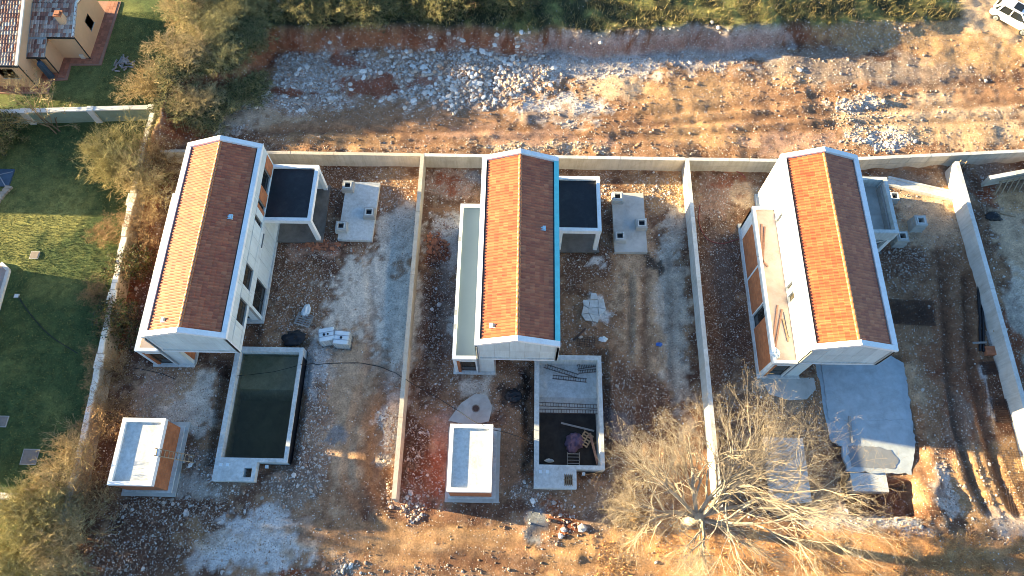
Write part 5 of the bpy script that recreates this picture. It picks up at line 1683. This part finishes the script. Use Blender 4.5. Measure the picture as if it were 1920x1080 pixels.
x, y = at(233, 122)
t = thing('log_pile', (x, y, h(x, y)), 'small pile of cut logs on the shaded garden lawn', 'logs')
for k in range(26):
    u, v = random.gauss(0, 0.45), random.gauss(0, 0.35)
    a = random.uniform(0, 6.28)
    l_ = random.uniform(0.15, 0.3)
    zz = 0.08 + 0.1 * max(0, 1 - math.hypot(u, v)) * random.random() * 2
    MB().tube((u - l_ * math.cos(a), v - l_ * math.sin(a), zz), (u + l_ * math.cos(a), v + l_ * math.sin(a), zz + random.uniform(-.03, .06)), 0.07, 0.06, 7).build('log', M['wood_grey'], t)
x, y = at(532, 28, 2.5)
o = MB().box(-0.1, 0.1, -0.06, 0.06, -0.4, 1.3).build('marker_post', M['garden_white'])
o.location = (x, y, h(x, y))
tag(o, 'white marker post standing in the brush at the top', 'post')
# broken pale slab pieces in the middle plot
x, y = at(1114, 578)
t = thing('broken_slab', (x, y, h(x, y)), 'cracked pale slab in pieces on the soil right of the middle house', 'slab')
cg_ = {(i, j): (-0.8 + i * 0.53 + random.uniform(-.17, .17), -1.0 + j * 0.52 + random.uniform(-.17, .17)) for i in range(4) for j in range(5)}
for i in range(3):
    for j in range(4):
        if (i, j) in ((2, 3), (0, 3), (2, 0)):
            continue
        Q = [cg_[i, j], cg_[i + 1, j], cg_[i + 1, j + 1], cg_[i, j + 1]]
        mx_, my_ = sum(q[0] for q in Q) / 4, sum(q[1] for q in Q) / 4
        MB().prism([(mx_ + (q[0] - mx_) * 0.93, my_ + (q[1] - my_) * 0.93) for q in Q], 'z', -0.05, 0.08 + random.uniform(-.02, .03)).build('slab_piece', M['concrete_light'], t)


# ------------------------------------------------------------------ car
def car():
    a, b = at(1868, 36, 1.35), at(1914, 61, 1.35)
    ang = math.atan2(b[1] - a[1], b[0] - a[0])
    mid = Vector(((a[0] + b[0]) / 2, (a[1] + b[1]) / 2, 0))
    left = Vector((-math.sin(ang), math.cos(ang), 0))
    c = mid + left * 0.78
    c.z = h(c.x, c.y) + 0.02
    t = thing('parked_car', c, 'white hatchback with dark sunroof parked on the dirt at top right', 'car', rz=ang)
    st = [(-1.98, .42, .62, .80, .60), (-1.93, .26, .80, .93, .74), (-1.6, .22, .86, .98, .80), (-0.6, .2, .87, .97, .82), (0.6, .2, .87, .94, .81), (1.2, .22, .86, .88, .78), (1.75, .26, .80, .76, .70), (1.95, .40, .62, .62, .50)]
    V, Fc = [], []
    for (x, zb, w, zt, wt_) in st:
        ring = [(x, -w * .9, zb), (x, -w, zb + .18), (x, -w, zt - .16), (x, -wt_, zt), (x, 0, zt + .03), (x, wt_, zt), (x, w, zt - .16), (x, w, zb + .18), (x, w * .9, zb)]
        V += ring
    n = 9
    for s in range(len(st) - 1):
        for k in range(n):
            Fc.append((s * n + k, s * n + (k + 1) % n, (s + 1) * n + (k + 1) % n, (s + 1) * n + k))
    Fc += [tuple(range(n)), tuple(range((len(st) - 1) * n, len(st) * n))]
    body = mesh_obj('body', V, Fc, M['car_white'], t, True)
    md = body.modifiers.new('round', 'SUBSURF')
    md.levels = md.render_levels = 2
    # cabin: glass house with white roof and pillars
    base = [(-1.88, .70), (-1.5, .76), (0.2, .77), (1.0, .70)]
    roof = [(-1.55, .52), (-1.3, .57), (-0.1, .58), (0.25, .54)]
    zb, zr = .93, 1.44
    V, Fc = [], []
    for (x, w), (rx, rw) in zip(base, roof):
        V += [(x, -w, zb), (rx, -rw, zr - (0.05 if rx < -1.4 or rx > 0.1 else 0)), (rx, rw, zr - (0.05 if rx < -1.4 or rx > 0.1 else 0)), (x, w, zb)]
    for s in range(3):
        i = s * 4
        for k in range(3):
            Fc.append((i + k, i + k + 1, i + k + 5, i + k + 4))
    Fc += [(0, 1, 2, 3), (12, 15, 14, 13)]
    g = mesh_obj('windows', V, Fc, M['glass'], t)
    rf = MB()
    P = [(-1.66, .55), (-1.3, .61), (-0.1, .62), (0.3, .57)]
    rf.add([(x, -w, zr - .02 - (.04 if i in (0, 3) else 0)) for i, (x, w) in enumerate(P)] + [(x, w, zr - .02 - (.04 if i in (0, 3) else 0)) for i, (x, w) in enumerate(P)] + [(x, -w * .9, zr + .035 - (.035 if i in (0, 3) else 0)) for i, (x, w) in enumerate(P)] + [(x, w * .9, zr + .035 - (.035 if i in (0, 3) else 0)) for i, (x, w) in enumerate(P)],
           [(0, 1, 9, 8), (1, 2, 10, 9), (2, 3, 11, 10), (4, 12, 13, 5), (5, 13, 14, 6), (6, 14, 15, 7), (8, 9, 13, 12), (9, 10, 14, 13), (10, 11, 15, 14), (0, 8, 12, 4), (3, 7, 15, 11), (0, 4, 5, 1), (1, 5, 6, 2), (2, 6, 7, 3)])
    r = rf.build('roof', M['car_white'], t)
    MB().box(-0.62, 0.08, -.44, .44, zr + .037, zr + .045).build('sunroof', M['glass'], r)
    for s in (-1, 1):
        pm = MB()
        pm.bar((1.0, s * .72, zb), (0.25, s * .56, zr - .03), .07, .07).bar((-1.88, s * .70, zb), (-1.5, s * .56, zr - .03), .16, .1).bar((-0.45, s * .78, zb), (-0.45, s * .6, zr - .02), .08, .05).bar((-1.45, s * .78, zb), (-1.3, s * .6, zr - .02), .14, .05)
        pm.build('pillar', M['car_white'], t)
        MB().obox((0.62, s * .95), .16, .2, .92, 1.06, 0).build('mirror', M['car_white'], t)
        MB().obox((-1.90, s * .62), .1, .26, .68, .9, s * -0.3).build('tail_light', M['red_lens'], t)
        MB().obox((1.80, s * .60), .2, .3, .62, .74, s * 0.35).build('headlight', M['galv'], t)
        for wx in (-1.2, 1.22):
            w = MB().tube((wx, s * .68, .31), (wx, s * .885, .31), .31, .31, 22).build('wheel', M['tyre'], t)
            rim = MB().tube((wx, s * .884, .31), (wx, s * .892, .31), .2, .19, 18)
            rim.build('rim', M['galv'], w)
            for k in range(5):
                aa = k * 1.2566
                MB().bar((wx, s * .9, .31), (wx + .18 * math.cos(aa), s * .9, .31 + .18 * math.sin(aa)), .045, .012).build('spoke', M['flash'], w)


car()


# ------------------------------------------------------------------ vegetation
def grow(rs, segs, tips, p, d, length, r, depth, spread, up, ratio=0.72, nb=(2, 4), kink=0.22, rmin=0.0115):
    n = 3 if depth > 1 else 2
    for k in range(n):
        d = (d + np.array([rs.gauss(0, kink), rs.gauss(0, kink), rs.gauss(0, kink) + up])).astype(float)
        d /= np.linalg.norm(d)
        q = p + d * length / n
        r2 = max(r * (0.86 if depth > 0 else 0.6), rmin * 0.6)
        segs.append((p, q, r, r2, depth))
        if depth > 0 and (k > 0 or depth > 2):
            for _ in range(rs.randint(*nb) if k == n - 1 else rs.randint(1, max(1, nb[1] - 2))):
                s = np.array([rs.gauss(0, 1), rs.gauss(0, 1), rs.gauss(0, 0.7)])
                e = d + s * spread
                e /= np.linalg.norm(e)
                grow(rs, segs, tips, q, e, length * ratio * rs.uniform(0.75, 1.15), max(r2 * 0.62, rmin), depth - 1, spread, up, ratio, nb, kink, rmin)
        elif depth == 0:
            tips.append(q)
        p, r = q, r2


def seg_mesh(name, segs, colf, mat, parent, sides=3):
    if not segs:
        return None
    P0 = np.array([s[0] for s in segs])
    P1 = np.array([s[1] for s in segs])
    R0 = np.array([s[2] for s in segs])
    R1 = np.array([s[3] for s in segs])
    D = P1 - P0
    D /= np.maximum(np.linalg.norm(D, axis=1, keepdims=True), 1e-6)
    ref = np.where(np.abs(D[:, 2:3]) > 0.9, np.array([[1.0, 0, 0]]), np.array([[0, 0, 1.0]]))
    S = np.cross(D, ref)
    S /= np.linalg.norm(S, axis=1, keepdims=True)
    U = np.cross(S, D)
    V = []
    for P, R in ((P0, R0), (P1, R1)):
        for k in range(sides):
            a = 2 * math.pi * k / sides
            V.append(P + (S * math.cos(a) + U * math.sin(a)) * R[:, None])
    V = np.stack(V, 1)
    n2 = 2 * sides
    f = np.array([(k, (k + 1) % sides, sides + (k + 1) % sides, sides + k) for k in range(sides)])
    Fc = (f[None] + (np.arange(len(segs)) * n2)[:, None, None]).reshape(-1, 4)
    col = np.repeat(colf(segs), n2, 0)
    return np_mesh(name, V.reshape(-1, 3), Fc, mat, 4, parent=parent, col=col)


def leaf_quads(pts, size, rs):
    n = len(pts)
    a = rs.normal(0, 1, (n, 3))
    a /= np.linalg.norm(a, axis=1, keepdims=True)
    b = np.cross(a, rs.normal(0, 1, (n, 3)))
    b /= np.maximum(np.linalg.norm(b, axis=1, keepdims=True), 1e-6)
    s = size * rs.uniform(0.6, 1.3, (n, 1))
    V = np.stack([pts - a * s, pts + b * s * 0.45, pts + a * s, pts - b * s * 0.45], 1)
    return V.reshape(-1, 3), np.arange(n * 4).reshape(-1, 4)


TWIG = {'tan': ((0.15, 0.105, 0.06), (0.42, 0.32, 0.16)), 'olive': ((0.12, 0.10, 0.05), (0.33, 0.28, 0.12)), 'brown': ((0.12, 0.075, 0.045), (0.28, 0.18, 0.09)), 'pale': ((0.32, 0.285, 0.23), (0.30, 0.24, 0.17))}


def plant_mesh(t, seed, stems, length, depth, r, spread, up, tint, leaves=0, leaf_col=(0.12, 0.115, 0.035), leaf_size=0.06, nb=(2, 4), ratio=0.72, dirs=None, kink=0.22, maxdepth_trunk=2, base_r=0.15, fine=0, rmin=0.0105, z0=-0.1):
    rs = random.Random(seed)
    nr = np.random.default_rng(seed)
    segs, tips = [], []
    for k in range(stems):
        if dirs:
            dv, ln = np.array(dirs[k][:3], float), length * dirs[k][3]
        else:
            a = 2 * math.pi * (k + rs.random() * 0.7) / stems
            tilt = rs.uniform(0.15, 1.0)
            dv, ln = np.array([math.cos(a) * tilt, math.sin(a) * tilt, 1.0]), length * rs.uniform(0.75, 1.15)
        dv /= np.linalg.norm(dv)
        o = np.array([rs.uniform(-base_r, base_r), rs.uniform(-base_r, base_r), z0 + (rs.uniform(-0.5, 0.1) if z0 > 0 else 0)])
        grow(rs, segs, tips, o, dv, ln, r, depth, spread, up, ratio, nb, kink, rmin)
    if fine:
        for q in tips[:]:
            for _ in range(fine):
                e = np.array([rs.gauss(0, 1), rs.gauss(0, 1), rs.gauss(0.35, 0.7)])
                e *= rs.uniform(0.2, 0.5) / np.linalg.norm(e)
                segs.append((q, q + e, 0.0028, 0.0015, 0))
    lo, hi = np.array(TWIG[tint][0]), np.array(TWIG[tint][1])

    def colf(sg):
        dp = np.array([1 - s[4] / max(depth, 1) for s in sg])[:, None]
        if tint == 'pale':
            dp = np.clip(dp, 0, 1)
        return (lo + (hi - lo) * dp) * nr.uniform(0.7, 1.3, (len(sg), 1))
    thick = [s for s in segs if s[4] >= depth - maxdepth_trunk + 1]
    thin = [s for s in segs if s[4] < depth - maxdepth_trunk + 1]
    seg_mesh('trunk', thick, colf, M['twig'], t, 5)
    seg_mesh('crown', thin, colf, M['twig'], t, 3)
    if leaves:
        tp = np.array(tips)
        pts = tp[nr.integers(0, len(tp), leaves)] + nr.normal(0, 0.10, (leaves, 3))
        V, Fc = leaf_quads(pts, leaf_size, nr)
        c = np.array(leaf_col) * nr.uniform(0.55, 1.7, (leaves, 1)) * np.array([1, 1, 1]) + nr.normal(0, 0.012, (leaves, 3))
        np_mesh('leaves', V, Fc, M['leaf'], 4, parent=t, col=np.repeat(np.clip(c, 0.01, 1), 4, 0))
    return len(segs)


PROTO = {}


def plant(kind, x, y, s, rz, label, name='shrub', cat='shrub', group=None, z=None, sz=1.0):
    t = thing(name, (x, y, h(x, y) if z is None else z), label, cat, group, rz)
    t.scale = (s, s, s * sz)
    if kind not in PROTO:
        PROTO[kind] = t
        cfg = {
            'bush_tan': dict(seed=3, stems=9, length=1.35, depth=4, r=0.045, spread=0.50, up=0.05, tint='tan', nb=(2, 3), leaves=1500, leaf_col=(0.30, 0.235, 0.10), leaf_size=0.036),
            'bush_olive': dict(seed=5, stems=10, length=1.4, depth=4, r=0.05, spread=0.48, up=0.06, tint='olive', leaves=5000, leaf_col=(0.24, 0.22, 0.085), leaf_size=0.04),
            'bush_brown': dict(seed=8, stems=9, length=1.2, depth=4, r=0.04, spread=0.60, up=0.02, tint='brown', nb=(2, 3), leaves=2500, leaf_col=(0.30, 0.20, 0.085), leaf_size=0.036),
            'tree_olive': dict(seed=11, stems=6, length=1.5, depth=5, r=0.09, spread=0.52, up=0.06, tint='olive', leaves=4500, leaf_col=(0.22, 0.20, 0.085), leaf_size=0.045, nb=(2, 3)),
            'tree_tan': dict(seed=13, stems=6, length=1.5, depth=5, r=0.09, spread=0.50, up=0.06, tint='tan', leaves=2500, leaf_col=(0.30, 0.24, 0.105), leaf_size=0.04, nb=(2, 3)),
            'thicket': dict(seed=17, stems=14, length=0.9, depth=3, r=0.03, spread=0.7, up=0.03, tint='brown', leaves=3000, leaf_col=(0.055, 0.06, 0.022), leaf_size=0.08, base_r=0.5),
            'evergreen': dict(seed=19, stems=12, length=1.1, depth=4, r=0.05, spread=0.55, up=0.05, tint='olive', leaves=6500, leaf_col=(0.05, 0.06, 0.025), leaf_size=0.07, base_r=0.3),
        }[kind]
        plant_mesh(t, **cfg)
    else:
        for ch in PROTO[kind].children:
            copy_obj(ch, t)
    return t


def plant_px(kind, px, py, zc, s, rz, label, **kw):
    x, y = at(px, py, zc)
    return plant(kind, x, y, s, rz, label, **kw)


# big bare tree over the right-hand plots
bx, by = 10.8, 4.95
bt = thing('bare_tree', (bx, by, h(bx, by)), 'large leafless tree with pale forked limbs, spreading over the wall end', 'tree')
dirs = [(-0.9, 0.55, 0.45, 0.95), (-0.3, 1.0, 0.5, 1.1), (0.45, 1.0, 0.45, 1.25), (1.0, 0.75, 0.4, 1.3), (1.3, 0.25, 0.3, 1.4), (1.0, -0.2, 0.45, 1.15), (0.1, -0.6, 0.6, 0.7), (-0.9, -0.1, 0.6, 0.8), (0.35, 0.45, 0.9, 1.0)]
plant_mesh(bt, 29, len(dirs), 2.7, 4, 0.15, 0.40, 0.015, 'pale', leaves=300, leaf_col=(0.30, 0.20, 0.09), leaf_size=0.03, nb=(2, 4), ratio=0.76, dirs=dirs, kink=0.15, maxdepth_trunk=2, base_r=0.12, fine=2, rmin=0.0045, z0=3.1)
tk = MB()
for (za, zb, ra, rb, xa, xb) in ((-0.3, 0.3, 0.42, 0.32, 0, 0), (0.3, 1.6, 0.32, 0.28, 0, 0.05), (1.6, 3.3, 0.28, 0.25, 0.05, 0.02)):
    tk.tube((xa, 0, za), (xb, 0, zb), ra, rb, 12)
tcol = tk.build('trunk_base', M['bark_plain'], bt, True)

plant_px('bush_brown', 1180, 960, 0.8, 0.75, 0.3, 'dry brown bush left of the big bare tree', sz=0.8)
# along the garden wall
plant_px('bush_olive', 232, 300, 1.3, 1.2, 0.0, 'rounded olive green shrub on the lawn against the garden wall')
plant_px('bush_tan', 298, 168, 1.5, 1.15, 1.0, 'tan bushy shrub at the corner of the two garden walls')
plant_px('bush_brown', 292, 305, 1.0, 1.2, 2.2, 'brown twiggy shrub between garden wall and left roof')
plant_px('bush_tan', 272, 355, 1.0, 1.1, 3.1, 'yellowish shrub beside the upper left roof edge')
plant_px('bush_brown', 262, 430, 0.9, 1.0, 4.4, 'sprawling brown shrub right of the stone wall, level with the sunlit lawn')
plant_px('thicket', 246, 500, 0.6, 1.1, 0.7, 'low dark thicket right of the garden wall')
plant_px('bush_brown', 178, 548, 0.9, 0.55, 5.0, 'small orange-brown bush at the shadow edge of the lawn')
plant_px('thicket', 228, 610, 0.6, 1.2, 2.5, 'dark thicket between garden wall and left house corner')
plant_px('bush_brown', 208, 690, 0.7, 0.8, 1.2, 'thin bare bush right of the garden wall, below the left house')
plant_px('bush_brown', 195, 440, 0.6, 0.5, 0.2, 'tiny dry bush on the lawn side of the wall')
plant_px('bush_brown', 195, 780, 1.0, 0.9, 2.7, 'thin shrub above the left hut')
for k, (px_, py_, s, kd, lab) in enumerate(((150, 850, 0.94, 'bush_tan', 'topmost tan shrub of the clump left of the brick hut'), (110, 905, 1.11, 'bush_tan', 'broad tan shrub over the end of the white capped wall'), (165, 920, 0.90, 'bush_brown', 'brown shrub below the left hut'),
                                            (75, 975, 1.11, 'bush_olive', 'olive shrub in the bottom left corner clump'), (140, 1000, 1.07, 'bush_tan', 'tan shrub low in the bottom left clump'), (45, 1050, 1.15, 'bush_olive', 'olive shrub cut by the bottom left picture edge'), (110, 1075, 1.07, 'bush_tan', 'tan shrub at the very bottom left'))):
    plant_px(kd, px_, py_, 1.3, s, k * 1.3, lab)
# trees of the top left corner
for k, (px_, py_, zc, s, kd, lab) in enumerate(((375, 185, 2.5, 0.85, 'tree_tan', 'tan twiggy tree nearest the rubble in the top left thicket'), (365, 115, 3.0, 0.89, 'tree_tan', 'pale tan tree beside the shaded garden lawn'), (400, 70, 3.2, 0.98, 'tree_olive', 'tall olive tree in the middle of the top left thicket'),
                                                (355, 35, 3.0, 0.89, 'tree_tan', 'tan tree at the top of the garden lawn'), (445, 50, 3.0, 0.94, 'tree_olive', 'olive tree with yellow trunk at the top'), (425, 120, 2.5, 0.81, 'tree_olive', 'darker olive tree at the right of the thicket'), (410, -10, 3.0, 0.94, 'tree_olive', 'olive tree cut by the top picture edge'), (490, 20, 2.5, 0.94, 'tree_olive', 'smaller olive tree right of the thicket top'))):
    plant_px(kd, px_, py_, zc * 0.8, s, k * 0.9, lab, name='tree', cat='tree', sz=0.72)
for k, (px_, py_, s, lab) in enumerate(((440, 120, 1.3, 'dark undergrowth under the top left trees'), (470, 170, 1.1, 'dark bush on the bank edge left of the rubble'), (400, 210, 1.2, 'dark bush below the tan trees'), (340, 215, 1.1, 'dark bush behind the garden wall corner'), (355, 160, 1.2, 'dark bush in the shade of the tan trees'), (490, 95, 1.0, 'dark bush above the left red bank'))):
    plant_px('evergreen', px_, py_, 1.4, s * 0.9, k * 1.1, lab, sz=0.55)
ORD = 'first second third fourth fifth sixth seventh eighth ninth tenth eleventh twelfth thirteenth'.split()
for k in range(13):
    px_ = 545 + k * 37 + random.uniform(-12, 12)
    kd = 'evergreen' if k % 3 else 'thicket'
    plant_px(kd, px_, 12 + random.uniform(-18, 14), 2.8, random.uniform(0.8, 1.15), k * 0.8, '%s clump of dark brush from the left along the top edge' % ORD[k], name='brush', group='brush along the top edge', sz=0.8)
# thin leaning tree by the green wall, conifer at the left edge
x, y = at(110, 250, 0)
t = thing('tree', (x, y, h(x, y)), 'thin leaning tree with tufted top in front of the green garden wall', 'tree')
plant_mesh(t, 41, 3, 2.2, 3, 0.06, 0.5, 0.0, 'tan', leaves=900, leaf_col=(0.24, 0.17, 0.07), leaf_size=0.06, dirs=[(-0.75, 0.35, 0.9, 1.1), (-0.55, 0.25, 1.0, 1.0), (-0.2, 0.7, 0.8, 0.7)], kink=0.08, base_r=0.25)
x, y = at(18, 268, 0)
plant('evergreen', x - 0.8, y, 1.2, 0.5, 'dark green conifer at the left picture edge', name='conifer', cat='tree', sz=1.4)
x, y = at(5, 330, 0)


# grass
def blades(name, n, sampler, hmin, hmax, width, cols, label, lean=0.5):
    x, y = sampler(n)
    z = height(x, y)
    m = len(x)
    hh = rng.uniform(hmin, hmax, m)
    a = rng.uniform(0, 6.283, m)
    ln = rng.normal(0, lean, (m, 2)) * hh[:, None]
    w = width * rng.uniform(0.6, 1.4, m)
    dx, dy = np.cos(a) * w, np.sin(a) * w
    V = np.stack([np.stack([x - dx, y - dy, z - 0.01], -1), np.stack([x + dx, y + dy, z - 0.01], -1), np.stack([x + ln[:, 0], y + ln[:, 1], z + hh], -1)], 1)
    c = np.array(cols)[rng.integers(0, len(cols), m)] * rng.uniform(0.7, 1.3, (m, 1))
    o = np_mesh(name, V.reshape(-1, 3), np.arange(m * 3).reshape(-1, 3), M['leaf'], 3, col=np.repeat(c, 3, 0))
    return tag(o, label, 'grass', kind='stuff')


def lawn_s(n):
    x, y = rng.uniform(-41, -27.6, n), rng.uniform(5.9, 46.5, n)
    k = (x < gwall_x(y) - 0.35) & ~((x < -36.7) & (y < 22.2)) & ~((x < -34.9) & (y > 37.2)) & (np.abs(y - 34.9 - (x + 34.6) * 0.056) > 0.35)
    return x[k], y[k]


def top_s(n):
    x, y = rng.uniform(-28, 37.5, n), rng.uniform(31.8, 52, n)
    k = ((y > scarp_y(x) + 1.0 + 0.5 * fbm(x * 0.7, y * 0.7, 3, 2)) | ((x < dig_w(y) - 0.9) & (y > 32))) & (fbm(x * 0.8, y * 0.8, 99, 3) > 0.36) & (x < 37)
    return x[k], y[k]


def south_s(n):
    x, y = rng.uniform(4, 33, n), rng.uniform(0.4, 5.6, n)
    k = (fbm(x * 0.5, y * 0.5, 77, 3) > 0.42) & (y < 3.2 + 2.4 * fbm(x * 0.4, y * 0, 78, 2))
    return x[k], y[k]


blades('lawn_grass', 90000, lawn_s, 0.03, 0.10, 0.02, [(0.075, 0.11, 0.033), (0.11, 0.135, 0.042), (0.30, 0.28, 0.09), (0.055, 0.08, 0.027)], 'short green grass of the gardens on the left')
blades('rough_grass', 60000, top_s, 0.15, 0.55, 0.025, [(0.11, 0.10, 0.04), (0.20, 0.16, 0.06), (0.065, 0.07, 0.028), (0.28, 0.21, 0.09)], 'rough tall grass along the top edge', 0.7)
blades('dry_grass', 26000, south_s, 0.05, 0.22, 0.02, [(0.44, 0.25, 0.10), (0.36, 0.18, 0.07), (0.50, 0.31, 0.14)], 'dry straw-coloured grass along the bottom edge', 0.9)
